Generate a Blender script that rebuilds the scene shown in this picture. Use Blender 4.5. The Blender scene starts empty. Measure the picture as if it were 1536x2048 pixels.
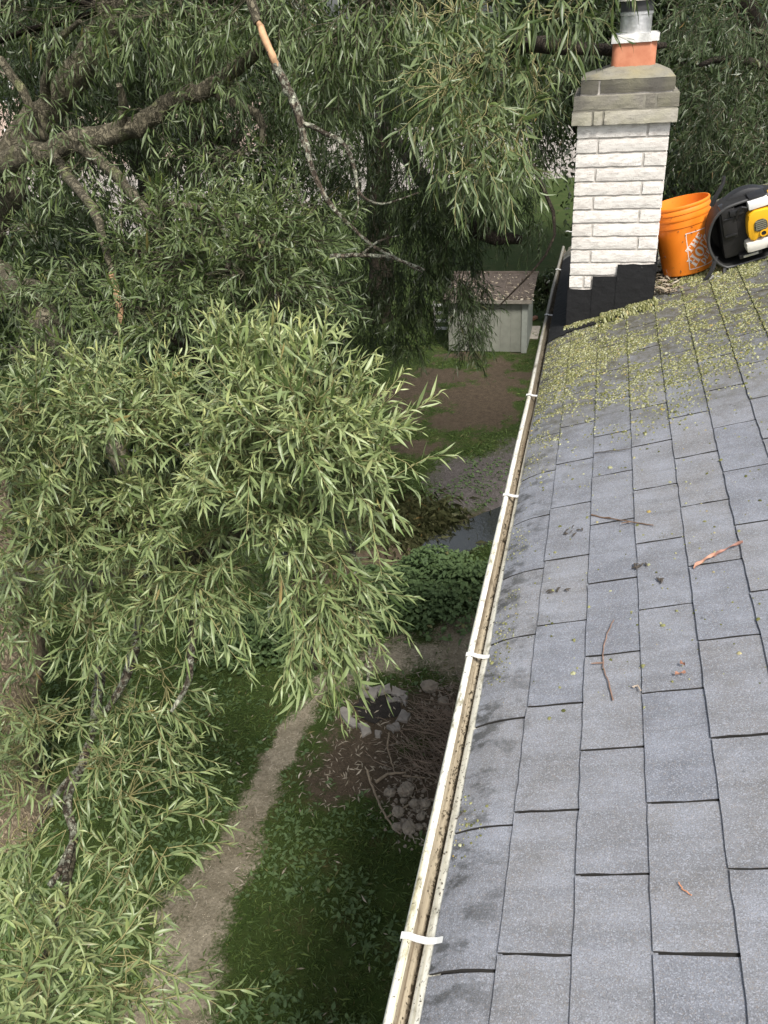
import bpy, bmesh, math, random
import numpy as np
from mathutils import Vector, Matrix, Euler

random.seed(7)
rng = np.random.default_rng(11)
scene = bpy.context.scene
COL = scene.collection
R = math.radians

# ------------------------------------------------------------------ camera
CAMZ = 7.2
YAW, PITCH, ROLL = -0.27042432, 0.54616182, 0.07518874
FPX = 1650.0
def _axes():
    cy, sy, cp, sp = math.cos(YAW), math.sin(YAW), math.cos(PITCH), math.sin(PITCH)
    fwd = np.array([sy*cp, cy*cp, -sp]); right = np.array([cy, -sy, 0.0]); down = np.cross(fwd, right)
    r = math.cos(ROLL)*right + math.sin(ROLL)*down
    d = -math.sin(ROLL)*right + math.cos(ROLL)*down
    return r, d, fwd
AX_R, AX_D, AX_F = _axes()
CAM = np.array([0.0, 0.0, CAMZ])
cam_data = bpy.data.cameras.new("camera")
cam_data.sensor_fit = 'VERTICAL'
cam_data.sensor_height = 36.0
cam_data.lens = 36.0*FPX/2048.0
cam_data.clip_start = 0.05
cam_data.clip_end = 1000.0
cam_ob = bpy.data.objects.new("camera", cam_data)
COL.objects.link(cam_ob)
M = Matrix.Identity(4)
for i in range(3):
    M[i][0] = AX_R[i]; M[i][1] = -AX_D[i]; M[i][2] = -AX_F[i]; M[i][3] = CAM[i]
cam_ob.matrix_world = M
scene.camera = cam_ob

# ------------------------------------------------------------------ sky, sun, exposure
SUN_EL, SUN_AZ = R(54), R(146)          # azimuth clockwise from +Y; behind the camera, to the right
world = bpy.data.worlds.new("World"); scene.world = world; world.use_nodes = True
wn = world.node_tree.nodes; wl = world.node_tree.links
bg = wn["Background"]
sky = wn.new("ShaderNodeTexSky"); sky.sky_type = 'NISHITA'; sky.sun_disc = False
sky.sun_elevation = SUN_EL; sky.sun_rotation = SUN_AZ
sky.air_density = 1.0; sky.dust_density = 3.0; sky.ozone_density = 0.6
hs_ = wn.new('ShaderNodeHueSaturation'); hs_.inputs['Saturation'].default_value = 0.5; wl.new(sky.outputs[0], hs_.inputs['Color']); wl.new(hs_.outputs[0], bg.inputs[0]); bg.inputs[1].default_value = 0.10
sd = bpy.data.lights.new("sun", 'SUN'); sd.energy = 2.7; sd.angle = R(12); sd.color = (1.0, 0.96, 0.89)
so = bpy.data.objects.new("sun", sd); COL.objects.link(so)
sdir = Vector((math.sin(SUN_AZ)*math.cos(SUN_EL), math.cos(SUN_AZ)*math.cos(SUN_EL), math.sin(SUN_EL)))
so.rotation_euler = sdir.to_track_quat('Z', 'Y').to_euler()
so.location = (0, -10, 30)
vs = scene.view_settings
vs.view_transform = 'Standard'; vs.look = 'None'; vs.gamma = 1.0; vs.exposure = 1.0
vs.use_curve_mapping = False
scene.cycles.max_bounces = 6; scene.cycles.diffuse_bounces = 3; scene.cycles.glossy_bounces = 2
scene.cycles.transmission_bounces = 3; scene.cycles.transparent_max_bounces = 4
scene.cycles.use_denoising = True

# ------------------------------------------------------------------ helpers
def ray(px, py):
    v = AX_R*(px-768.0) + AX_D*(py-1024.0) + AX_F*FPX
    return v/np.linalg.norm(v)
def at(px, py, d):                      # point seen at a pixel, d metres away
    return CAM + ray(px, py)*d
def gnd(px, py, z=0.0):                 # point of the ground seen at a pixel
    d = ray(px, py); return CAM + d*((z-CAMZ)/d[2])
SL = R(18.43); HN = 1.43
NR = np.array([-math.sin(SL), 0, math.cos(SL)]); UR = np.array([math.cos(SL), 0, math.sin(SL)])
ROOF0 = CAM - NR*HN
def rw(s, y, h=0.0):                    # roof coordinates -> world
    return ROOF0 + UR*s + np.array([0, y, 0]) + NR*h
def roofpx(px, py, h=0.0):
    d = ray(px, py); t = -(HN-h)/(d@NR); P = d*t
    return (P@UR, P[1])
ROOF_M = Matrix(((UR[0], 0, NR[0], ROOF0[0]), (0, 1, 0, 0), (UR[2], 0, NR[2], ROOF0[2]), (0, 0, 0, 1)))

def tag(o, label=None, cat=None, group=None, kind=None):
    if label: o['label'] = label
    if cat: o['category'] = cat
    if group: o['group'] = group
    if kind: o['kind'] = kind
    return o
def link(name, me, parent=None):
    o = bpy.data.objects.new(name, me); COL.objects.link(o)
    if parent is not None: o.parent = parent
    return o
def empty(name, loc=(0, 0, 0)):
    o = bpy.data.objects.new(name, None); COL.objects.link(o); o.location = loc
    o.empty_display_size = 0.1
    return o
def npmesh(name, verts, faces_flat, counts, mats, mat_idx=None, smooth=False):
    me = bpy.data.meshes.new(name)
    verts = np.asarray(verts, np.float32); faces_flat = np.asarray(faces_flat, np.int32); counts = np.asarray(counts, np.int32)
    me.vertices.add(len(verts)); me.vertices.foreach_set("co", verts.ravel())
    me.loops.add(len(faces_flat)); me.loops.foreach_set("vertex_index", faces_flat)
    me.polygons.add(len(counts))
    st = np.zeros(len(counts), np.int32); st[1:] = np.cumsum(counts)[:-1]
    me.polygons.foreach_set("loop_start", st)
    try: me.polygons.foreach_set("loop_total", counts)
    except Exception: pass
    if mat_idx is not None: me.polygons.foreach_set("material_index", np.asarray(mat_idx, np.int32))
    me.polygons.foreach_set("use_smooth", np.full(len(counts), smooth, bool))
    for m in mats: me.materials.append(m)
    me.update(calc_edges=True); me.validate()
    return me

class MB:
    """collects simple shapes into one mesh"""
    def __init__(s): s.v = []; s.f = []; s.m = []
    def add(s, vs_, fs, mi=0):
        b = len(s.v); s.v += [tuple(map(float, p)) for p in vs_]; s.f += [tuple(b+i for i in f) for f in fs]; s.m += [mi]*len(fs)
    def box(s, x0, x1, y0, y1, z0, z1, mi=0, jit=0.0, T=None):
        P = [(x, y, z) for z in (z0, z1) for y in (y0, y1) for x in (x0, x1)]
        P = [tuple(c+random.uniform(-jit, jit) for c in p) for p in P]
        if T is not None: P = [T(p) for p in P]
        s.add(P, [(0, 2, 3, 1), (4, 5, 7, 6), (0, 1, 5, 4), (2, 6, 7, 3), (0, 4, 6, 2), (1, 3, 7, 5)], mi)
    def tube(s, pts, rad, n=8, mi=0, cap=True, jit=0.0):
        pts = [np.array(p, float) for p in pts]
        if not hasattr(rad, '__len__'): rad = [rad]*len(pts)
        rings = []; up = np.array([0.13, 0.31, 0.94])
        for i, p in enumerate(pts):
            t = pts[min(i+1, len(pts)-1)]-pts[max(i-1, 0)]; t = t/(np.linalg.norm(t)+1e-9)
            if i == 0:
                a = np.cross(t, up if abs(t@up) < 0.9 else np.array([1.0, 0, 0]))
            else: a = a-t*(a@t)
            a /= np.linalg.norm(a); b = np.cross(t, a)
            rings.append([p+(a*math.cos(q)+b*math.sin(q))*rad[i]*(1+random.uniform(-jit, jit)) for q in (2*math.pi*k/n for k in range(n))])
        vs_ = [v for r in rings for v in r]; fs = []
        for i in range(len(pts)-1):
            for k in range(n):
                fs.append((i*n+k, i*n+(k+1) % n, (i+1)*n+(k+1) % n, (i+1)*n+k))
        if cap: fs += [tuple(range(n))[::-1], tuple((len(pts)-1)*n+k for k in range(n))]
        s.add(vs_, fs, mi)
    def prism(s, poly, z0, z1, T=None, mi=0):
        n = len(poly); P = [(x, y, z0) for x, y in poly]+[(x, y, z1) for x, y in poly]
        if T is not None: P = [T(p) for p in P]
        s.add(P, [tuple(range(n))[::-1], tuple(range(n, 2*n))]+[(i, (i+1) % n, n+(i+1) % n, n+i) for i in range(n)], mi)
    def lathe(s, prof, n=32, T=None, mi=0, close=False):
        P = [(r*math.cos(2*math.pi*k/n), r*math.sin(2*math.pi*k/n), z) for r, z in prof for k in range(n)]
        if T is not None: P = [T(p) for p in P]
        fs = [(i*n+k, i*n+(k+1) % n, (i+1)*n+(k+1) % n, (i+1)*n+k) for i in range(len(prof)-1) for k in range(n)]
        s.add(P, fs, mi)
    def mesh(s, name, mats, smooth=False, bevel=0.0):
        me = bpy.data.meshes.new(name); me.from_pydata(s.v, [], s.f)
        if not isinstance(mats, (list, tuple)): mats = [mats]
        for m in mats: me.materials.append(m)
        me.polygons.foreach_set("material_index", s.m)
        bm = bmesh.new(); bm.from_mesh(me)
        bmesh.ops.recalc_face_normals(bm, faces=bm.faces)
        if bevel > 0:
            es = [e for e in bm.edges if len(e.link_faces) == 2 and e.calc_face_angle(0) > 0.6]
            bmesh.ops.bevel(bm, geom=es, offset=bevel, segments=2, profile=0.6, affect='EDGES')
        bm.to_mesh(me); bm.free()
        me.polygons.foreach_set("use_smooth", [smooth]*len(me.polygons))
        if smooth:
            try: me.set_sharp_from_angle(angle=R(40))
            except Exception: pass
        me.update(); return me
    def build(s, name, mats, parent=None, smooth=False, bevel=0.0, matrix=None):
        o = link(name, s.mesh(name, mats, smooth, bevel), parent)
        if matrix is not None: o.matrix_world = matrix
        return o

# ------------------------------------------------------------------ materials
class NT:
    def __init__(s, name):
        s.m = bpy.data.materials.new(name); s.m.use_nodes = True
        s.t = s.m.node_tree; s.n = s.t.nodes; s.l = s.t.links
        s.b = s.n["Principled BSDF"]
        s.out = s.n["Material Output"]
    def node(s, typ, **kw):
        nd = s.n.new(typ)
        for k, v in kw.items(): setattr(nd, k, v)
        return nd
    def put(s, sock, val):
        if isinstance(val, bpy.types.NodeSocket): s.l.new(val, sock)
        elif val is not None:
            if hasattr(sock.default_value, '__len__') and not hasattr(val, '__len__'): val = (val,)*3
            if hasattr(val, '__len__') and len(val) == 3 and len(sock.default_value) == 4: val = tuple(val)+(1,)
            sock.default_value = val
    def coord(s, kind='Object'): return s.node("ShaderNodeTexCoord").outputs[kind]
    def mapv(s, vec, scale=(1, 1, 1), rot=(0, 0, 0), loc=(0, 0, 0)):
        nd = s.node("ShaderNodeMapping"); s.put(nd.inputs[0], vec); nd.inputs[1].default_value = loc; nd.inputs[2].default_value = rot; nd.inputs[3].default_value = scale
        return nd.outputs[0]
    def noise(s, vec, scale, detail=4, rough=0.55, color=False, dist=0.0):
        nd = s.node("ShaderNodeTexNoise"); s.put(nd.inputs['Vector'], vec)
        nd.inputs['Scale'].default_value = scale; nd.inputs['Detail'].default_value = detail; nd.inputs['Roughness'].default_value = rough
        nd.inputs['Distortion'].default_value = dist
        return nd.outputs['Color' if color else 'Fac']
    def voro(s, vec, scale, feature='F1', out='Distance'):
        nd = s.node("ShaderNodeTexVoronoi", feature=feature); s.put(nd.inputs['Vector'], vec); nd.inputs['Scale'].default_value = scale
        return nd.outputs[out]
    def ramp(s, fac, stops, interp='LINEAR'):
        nd = s.node("ShaderNodeValToRGB"); nd.color_ramp.interpolation = interp; s.put(nd.inputs[0], fac)
        el = nd.color_ramp.elements
        while len(el) < len(stops): el.new(0.5)
        for e, (p, c) in zip(el, stops):
            e.position = p; e.color = (c, c, c, 1) if not hasattr(c, '__len__') else tuple(c)+(1,)
        return nd.outputs[0]
    def mix(s, fac, a, b, mode='MIX'):
        nd = s.node("ShaderNodeMix", data_type='RGBA', blend_type=mode)
        s.put(nd.inputs[0], fac); s.put(nd.inputs[6], a); s.put(nd.inputs[7], b)
        return nd.outputs[2]
    def math(s, op, a, b=None, clamp=False):
        nd = s.node("ShaderNodeMath", operation=op, use_clamp=clamp); s.put(nd.inputs[0], a)
        if b is not None: s.put(nd.inputs[1], b)
        return nd.outputs[0]
    def sep(s, vec):
        nd = s.node("ShaderNodeSeparateXYZ"); s.put(nd.inputs[0], vec); return nd.outputs
    def bump(s, h, strength=0.4, dist=0.01):
        nd = s.node("ShaderNodeBump"); nd.inputs['Strength'].default_value = strength; nd.inputs['Distance'].default_value = dist
        s.put(nd.inputs['Height'], h); s.l.new(nd.outputs[0], s.b.inputs['Normal']); return nd
    def attr(s, name, out='Fac'):
        nd = s.node("ShaderNodeAttribute"); nd.attribute_name = name; return nd.outputs[out]
    def fin(s, color=None, rough=None, spec=None, metal=None):
        if color is not None: s.put(s.b.inputs['Base Color'], color)
        if rough is not None: s.put(s.b.inputs['Roughness'], rough)
        if spec is not None: s.put(s.b.inputs['Specular IOR Level'], spec)
        if metal is not None: s.put(s.b.inputs['Metallic'], metal)
        return s.m

def m_plain(name, c, rough=0.5, metal=0.0, spec=0.5, var=0.15, scale=8.0, bump=0.0):
    t = NT(name); v = t.coord()
    n = t.noise(v, scale, 5)
    dark = tuple(x*(1-var) for x in c); lite = tuple(min(1, x*(1+var)) for x in c)
    col = t.ramp(n, [(0.3, dark), (0.7, lite)])
    if bump: t.bump(t.noise(v, scale*6, 4), bump, 0.003)
    return t.fin(col, rough, spec, metal)

def m_leaf(name, dark, mid, lite, back, rare=(0.3, 0.19, 0.07), transl=0.17, rough=0.42, rarep=0.985, young=None):
    t = NT(name)
    g = t.node("ShaderNodeNewGeometry")
    rnd = g.outputs['Random Per Island']
    col = t.ramp(rnd, [(0.0, dark), (0.4, mid), (0.82, lite), (rarep, lite), (min(1.0, rarep+0.004), rare)])
    pos = t.coord('Object')
    big = t.noise(pos, 1.7, 3)
    col = t.mix(t.ramp(big, [(0.38, 0.0), (0.68, 0.55)]), col, lite)
    if young: col = t.mix(t.ramp(t.attr('tip'), [(0.45, 0.0), (1.0, 0.85)]), col, young)
    fine = t.noise(pos, 160, 2)
    col = t.mix(t.ramp(fine, [(0.45, 0.0), (0.8, 0.2)]), col, (0.24, 0.26, 0.14))
    col2 = t.mix(0.65, col, back)
    colf = t.mix(g.outputs['Backfacing'], col, col2)
    t.fin(colf, rough, 0.5)
    tr = t.node("ShaderNodeBsdfTranslucent"); t.put(tr.inputs[0], t.mix(0.5, colf, (0.12, 0.19, 0.03)))
    ms = t.node("ShaderNodeMixShader"); ms.inputs[0].default_value = transl
    t.l.new(t.b.outputs[0], ms.inputs[1]); t.l.new(tr.outputs[0], ms.inputs[2]); t.l.new(ms.outputs[0], t.out.inputs[0])
    return t.m

def m_bark(name, c1, c2, lichen=None, lsc=9.0, lth=0.58, scale=(8, 8, 3.0)):
    t = NT(name); v = t.coord()
    n1 = t.noise(v, 14, 6, 0.65, dist=0.6); n2 = t.noise(v, 60, 4)
    rid = t.math('ABSOLUTE', t.math('SUBTRACT', t.noise(t.mapv(v, scale), 3.2, 5, 0.6, dist=1.2), 0.5))
    col = t.ramp(n1, [(0.3, c1), (0.7, c2)])
    col = t.mix(t.ramp(rid, [(0.0, 0.75), (0.045, 0.0)]), col, tuple(x*0.35 for x in c1))
    if lichen is not None:
        ln = t.noise(v, lsc, 6, 0.7)
        col = t.mix(t.ramp(ln, [(lth-0.04, 0.0), (lth+0.05, 1.0)]), col, lichen)
    t.bump(t.math('ADD', t.ramp(rid, [(0, 0.0), (0.09, 1.0)]), t.math('MULTIPLY', n2, 0.5)), 0.9, 0.02)
    return t.fin(col, 0.9, 0.2)

MAT = {}
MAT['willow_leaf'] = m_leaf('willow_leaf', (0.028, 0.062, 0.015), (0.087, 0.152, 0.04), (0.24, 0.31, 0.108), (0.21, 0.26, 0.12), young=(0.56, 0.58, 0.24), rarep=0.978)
MAT['shaded_leaf'] = m_leaf('shaded_leaf', (0.019, 0.043, 0.010), (0.045, 0.084, 0.019), (0.115, 0.16, 0.045), (0.12, 0.155, 0.07), rarep=0.99, young=(0.20, 0.24, 0.07))  # darker copy of the willow leaf, shade painted into its green
MAT['shaded_far_leaf'] = m_leaf('shaded_far_leaf', (0.009, 0.022, 0.005), (0.019, 0.039, 0.009), (0.042, 0.066, 0.018), (0.05, 0.07, 0.03), rarep=0.997)  # darkest leaf copy, shade of the background painted into the colour
MAT['shaded_mid_leaf'] = m_leaf('shaded_mid_leaf', (0.012, 0.031, 0.009), (0.026, 0.054, 0.016), (0.068, 0.105, 0.038), (0.08, 0.1, 0.05), rarep=0.98, young=(0.13, 0.15, 0.05))  # willow leaf again, the shade behind the chimney put into its colour
MAT['weed_leaf'] = m_leaf('weed_leaf', (0.03, 0.075, 0.016), (0.06, 0.13, 0.026), (0.13, 0.21, 0.055), (0.08, 0.12, 0.05), rarep=0.992, rough=0.75)
MAT['grass'] = m_leaf('grass', (0.038, 0.085, 0.009), (0.058, 0.105, 0.014), (0.115, 0.16, 0.032), (0.06, 0.1, 0.03), rare=(0.2, 0.15, 0.07), rarep=0.96, rough=0.75)
MAT['twig'] = m_plain('twig', (0.23, 0.21, 0.09), 0.6, var=0.35, scale=5)
MAT['bark'] = m_bark('bark', (0.098, 0.086, 0.058), (0.22, 0.195, 0.135), (0.2, 0.21, 0.10), 5.0, 0.6)
MAT['pale_bark'] = m_bark('pale_bark', (0.24, 0.185, 0.12), (0.45, 0.37, 0.26), (0.25, 0.24, 0.14), 4.0, 0.66)
MAT['dark_bark'] = m_bark('dark_bark', (0.03, 0.024, 0.018), (0.07, 0.055, 0.04))
MAT['lichen_bark'] = m_bark('lichen_bark', (0.07, 0.055, 0.04), (0.15, 0.12, 0.09), (0.38, 0.39, 0.30), 26.0, 0.52)
MAT['split_wood'] = m_plain('split_wood', (0.40, 0.24, 0.13), 0.7, var=0.35, scale=20, bump=0.4)

# ------------------------------------------------------------------ foliage engine
class Leaves:
    def __init__(s): s.b = []; s.d = []; s.n = []; s.L = []; s.W = []; s.dr = []; s.tip = []
    def add(s, b, d, n, L, W, dr, tip=None):
        s.tip.append(np.zeros(len(b)) if tip is None else tip)
        s.b.append(b); s.d.append(d); s.n.append(n); s.L.append(L); s.W.append(W); s.dr.append(dr)
    def mesh(s, name, mat, detail=2):
        b = np.concatenate(s.b); d = np.concatenate(s.d); n = np.concatenate(s.n)
        L = np.concatenate(s.L)[:, None]; W = np.concatenate(s.W)[:, None]; dr = np.concatenate(s.dr)[:, None]
        N = len(b)
        d = d/(np.linalg.norm(d, axis=1, keepdims=True)+1e-9)
        n = n-(n*d).sum(1, keepdims=True)*d; n = n/(np.linalg.norm(n, axis=1, keepdims=True)+1e-9)
        sd_ = np.cross(d, n); g = np.array([0, 0, -1.0])
        curl = rng.normal(0, 0.27, (N, 1))
        def sp(t): return b+d*L*t+g*(dr*L*t*t)+sd_*(curl*L*t*t)
        if detail == 2:
            V = [sp(0)]
            for t, w in ((0.22, 0.72), (0.5, 1.0), (0.78, 0.55)):
                c = sp(t); wob = n*(rng.normal(0, 0.12, (N, 1))*W)
                V += [c, c+sd_*W*0.5*w+n*W*0.16*w+wob, c-sd_*W*0.5*w+n*W*0.16*w-wob]
            V.append(sp(1.0))
            V = np.stack(V, 1); k = 11
            F = [(0, 1, 2), (0, 3, 1), (1, 4, 5, 2), (3, 6, 4, 1), (4, 7, 8, 5), (6, 9, 7, 4), (7, 10, 8), (9, 10, 7)]
        else:
            c = sp(0.45)
            V = np.stack([sp(0), c+sd_*W*0.5+n*W*0.12, sp(1.0), c-sd_*W*0.5+n*W*0.12], 1); k = 4
            F = [(0, 2, 1), (0, 3, 2)]
        cnt = [len(f) for f in F]; flat = np.array([i for f in F for i in f])
        base = (np.arange(N)*k)[:, None]
        me = npmesh(name, V.reshape(-1, 3), (base+flat[None]).ravel(), np.tile(cnt, N), [mat], smooth=(detail == 2))
        a = me.attributes.new('tip', 'FLOAT', 'POINT'); a.data.foreach_set('value', np.repeat(np.concatenate(s.tip), k).astype(np.float32))
        return me

class Twigs:
    """thin 3-sided tubes"""
    def __init__(s): s.v = []; s.f = []; s.nv = 0
    def add(s, pts, r0, r1):
        pts = np.asarray(pts, float); m = len(pts)
        t = np.gradient(pts, axis=0); t /= np.linalg.norm(t, axis=1, keepdims=True)+1e-9
        a = np.cross(t, [0.21, 0.33, 0.92]); a /= np.linalg.norm(a, axis=1, keepdims=True)+1e-9
        c = np.cross(t, a); rr = np.linspace(r0, r1, m)[:, None]
        ring = [pts+(a*math.cos(q)+c*math.sin(q))*rr for q in (0, 2.094, 4.189)]
        V = np.stack(ring, 1).reshape(-1, 3)
        i = np.arange(m-1)[:, None]*3; k = np.arange(3)[None]; k2 = (k+1) % 3
        F = np.stack([i+k, i+k2, i+3+k2, i+3+k], -1).reshape(-1, 4)+s.nv
        s.v.append(V); s.f.append(F); s.nv += len(V)
    def mesh(s, name, mat):
        F = np.concatenate(s.f)
        return npmesh(name, np.concatenate(s.v), F.ravel(), np.full(len(F), 4), [mat], smooth=True)

def unit(v): return v/(np.linalg.norm(v, axis=-1, keepdims=True)+1e-9)
def bez(a, b, sag=0.0, n=7, wob=0.0):
    a = np.array(a, float); b = np.array(b, float); t = np.linspace(0, 1, n)[:, None]
    p = a+(b-a)*t; p[:, 2] += -sag*4*(t*(1-t))[:, 0]
    if wob: p[1:-1] += rng.normal(0, wob, (n-2, 3))
    return p

def cluster(lv, tw, c, rad, n, ln=0.10, slen=(0.18, 0.38), up=0.25, droop=0.2, anchor=None, step=0.018, hang=0.0, spread=0.65, connect=True, wid=0.135):
    """n leafy shoots spread through an ellipsoid and growing away from an anchor inside it"""
    c = np.array(c, float); rad = np.array(rad, float) if hasattr(rad, '__len__') else np.array([rad]*3)
    anchor = c-rad*np.array([0.25, -0.35, 0.5]) if anchor is None else np.array(anchor, float)
    u = unit(rng.normal(size=(n, 3)))*(rng.random((n, 1))**0.45)
    P = c+rad*u
    D = unit(unit(P-anchor)*0.9+rng.normal(size=(n, 3))*spread+np.array([0, 0, up-hang]))
    Ls = rng.uniform(slen[0], slen[1], n)
    for p, d, L in zip(P, D, Ls):
        m = 6; t = np.linspace(0, 1, m)[:, None]
        dd = droop*rng.uniform(0.5, 1.4)
        pts = p+d*L*t+np.array([0, 0, -1.0])*(dd*L*t*t)+rng.normal(0, 0.006, (m, 3))
        tw.add(pts, 0.0026, 0.001)
        k = max(4, int(L/step)); tt = np.linspace(0.08, 1.0, k)
        idx = tt*(m-1); i0 = np.minimum(idx.astype(int), m-2); fr = (idx-i0)[:, None]
        q = pts[i0]*(1-fr)+pts[i0+1]*fr; ax = unit(pts[i0+1]-pts[i0])
        a0 = unit(np.cross(ax, [0.1, 0.2, 0.97])); b0 = np.cross(ax, a0)
        ph = np.arange(k)*2.4+rng.uniform(0, 6.28)+rng.normal(0, 0.3, k)
        radial = a0*np.cos(ph)[:, None]+b0*np.sin(ph)[:, None]
        sp = rng.uniform(0.5, 1.05, (k, 1))*(1.15-0.55*tt[:, None])
        ld = unit(ax*0.85+radial*sp+np.array([0, 0, -0.06-hang*0.45]))
        nn = np.array([0, 0, 1.0])+rng.normal(0, 0.6, (k, 3))
        size = ln*rng.uniform(0.65, 1.15, k)*(1.0-0.45*np.clip(tt-0.55, 0, 1)/0.45)
        lv.add(q, ld, nn, size, size*wid*rng.uniform(0.8, 1.2, k), rng.normal(0.16, 0.28, k)+hang*0.15, tt*np.clip(0.44+0.75*d[2], 0.1, 1.0))
    if connect:
        K = max(2, n//14); nodes = P[rng.choice(n, K, replace=False)]
        for nd in nodes: tw.add(bez(anchor, nd, rng.uniform(-0.05, 0.05), 8, 0.008), 0.0036, 0.0022)
        dist = np.linalg.norm(P[:, None]-nodes[None], axis=2); near = dist.argmin(1)
        for i in range(n):
            if dist[i, near[i]] > 1e-4: tw.add(bez(nodes[near[i]], P[i], rng.uniform(-0.02, 0.03), 5, 0.006), 0.003, 0.0022)

def limb(mb, spec, n=10, sub=4, wob=0.25, mi=0):
    """spec: list of (px, py, distance, radius) or (point, radius)"""
    P = []; r = []
    for s_ in spec:
        if len(s_) == 4: P.append(at(*s_[:3])); r.append(s_[3])
        else: P.append(np.array(s_[0], float)); r.append(s_[1])
    P = np.array(P); r = np.array(r); out = []; rr = []
    for i in range(len(P)-1):
        p0 = P[max(i-1, 0)]; p1 = P[i]; p2 = P[i+1]; p3 = P[min(i+2, len(P)-1)]
        for k in range(sub):
            t = k/sub
            q = 0.5*((2*p1)+(-p0+p2)*t+(2*p0-5*p1+4*p2-p3)*t*t+(-p0+3*p1-3*p2+p3)*t**3)
            rad = r[i]*(1-t)+r[i+1]*t
            out.append(q+rng.normal(0, wob*rad*0.5, 3)); rr.append(rad*rng.uniform(0.9, 1.12))
    out.append(P[-1]); rr.append(r[-1])
    mb.tube(out, rr, n, mi, jit=0.07)
    return out

# ------------------------------------------------------------------ ground
PATH = [gnd(*p)[:2] for p in [(250, 2160), (330, 2030), (385, 1890), (425, 1790), (462, 1715), (500, 1625), (540, 1540), (575, 1480), (610, 1420), (650, 1370), (720, 1335), (830, 1305), (930, 1285), (1010, 1270)]]
PATHW = [0.42, 0.40, 0.38, 0.25, 0.21, 0.18, 0.16, 0.15, 0.17, 0.2, 0.28, 0.36, 0.4, 0.4]
SOIL = [(gnd(*p)[:2], w) for p, w in [((720, 1520), 0.55), ((800, 1560), 0.5), ((880, 1600), 0.5), ((770, 1440), 0.55), ((880, 1430), 0.45), ((900, 1700), 0.28), ((850, 1640), 0.35), ((940, 1500), 0.5)]]
GRAVEL = [(gnd(*p)[:2], w) for p, w in [((960, 950), 0.9), ((1010, 960), 1.0), ((920, 985), 0.55), ((1060, 930), 1.2)]]
BANK = [gnd(*p, -0.2)[:2] for p in [(600, 1180), (760, 1120), (860, 1095), (935, 1068), (1000, 1040), (1080, 1005), (1200, 960)]]
def seg_dist(X, Y, pts, ws=None):
    best = np.full(X.shape, 1e9)
    for i in range(len(pts)-1):
        a = pts[i]; b = pts[i+1]; ab = b-a
        t = np.clip(((X-a[0])*ab[0]+(Y-a[1])*ab[1])/(ab@ab), 0, 1)
        d = np.hypot(X-a[0]-ab[0]*t, Y-a[1]-ab[1]*t)
        if ws is not None: d = d/(ws[i]*(1-t)+ws[i+1]*t)
        best = np.minimum(best, d)
    return best
def vnoise(X, Y, sc, seed=0):
    r_ = np.random.default_rng(seed); T_ = r_.random((256, 256))
    x = X*sc+1000; y = Y*sc+1000; xi = np.floor(x).astype(int); yi = np.floor(y).astype(int)
    fx = x-xi; fy = y-yi; fx = fx*fx*(3-2*fx); fy = fy*fy*(3-2*fy)
    g = lambda i, j: T_[i % 256, j % 256]
    return (g(xi, yi)*(1-fx)+g(xi+1, yi)*fx)*(1-fy)+(g(xi, yi+1)*(1-fx)+g(xi+1, yi+1)*fx)*fy
def fields(X, Y):
    nz = 0.5*vnoise(X, Y, 1.6, 1)+0.3*vnoise(X, Y, 4.5, 2)+0.2*vnoise(X, Y, 13, 3)-0.5
    path = 1.0-seg_dist(X, Y, PATH, PATHW)+nz*2.4
    soil = np.full(X.shape, -9.0); grav = np.full(X.shape, -9.0)
    for c, w in SOIL: soil = np.maximum(soil, 1.0-np.hypot(X-c[0], Y-c[1])/w+nz*1.4)
    for c, w in GRAVEL: grav = np.maximum(grav, 1.0-np.hypot(X-c[0], Y-c[1])/w+nz*0.9)
    c_ = gnd(950, 790)[:2]; soil = np.maximum(soil, 1.0-np.hypot((X-c_[0])/1.5, (Y-c_[1])/2.6)+nz*2.6)
    bd = seg_dist(X, Y, BANK)
    return path, soil, grav, bd, nz
def height(X, Y):
    bd = seg_dist(X, Y, BANK)
    return -0.30*np.exp(-(bd/0.6)**2)+0.05*(vnoise(X, Y, 0.9, 5)-0.5)+0.03*(vnoise(X, Y, 3.0, 6)-0.5)
def hz(x, y): return float(height(np.array([x]), np.array([y]))[0])

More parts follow.
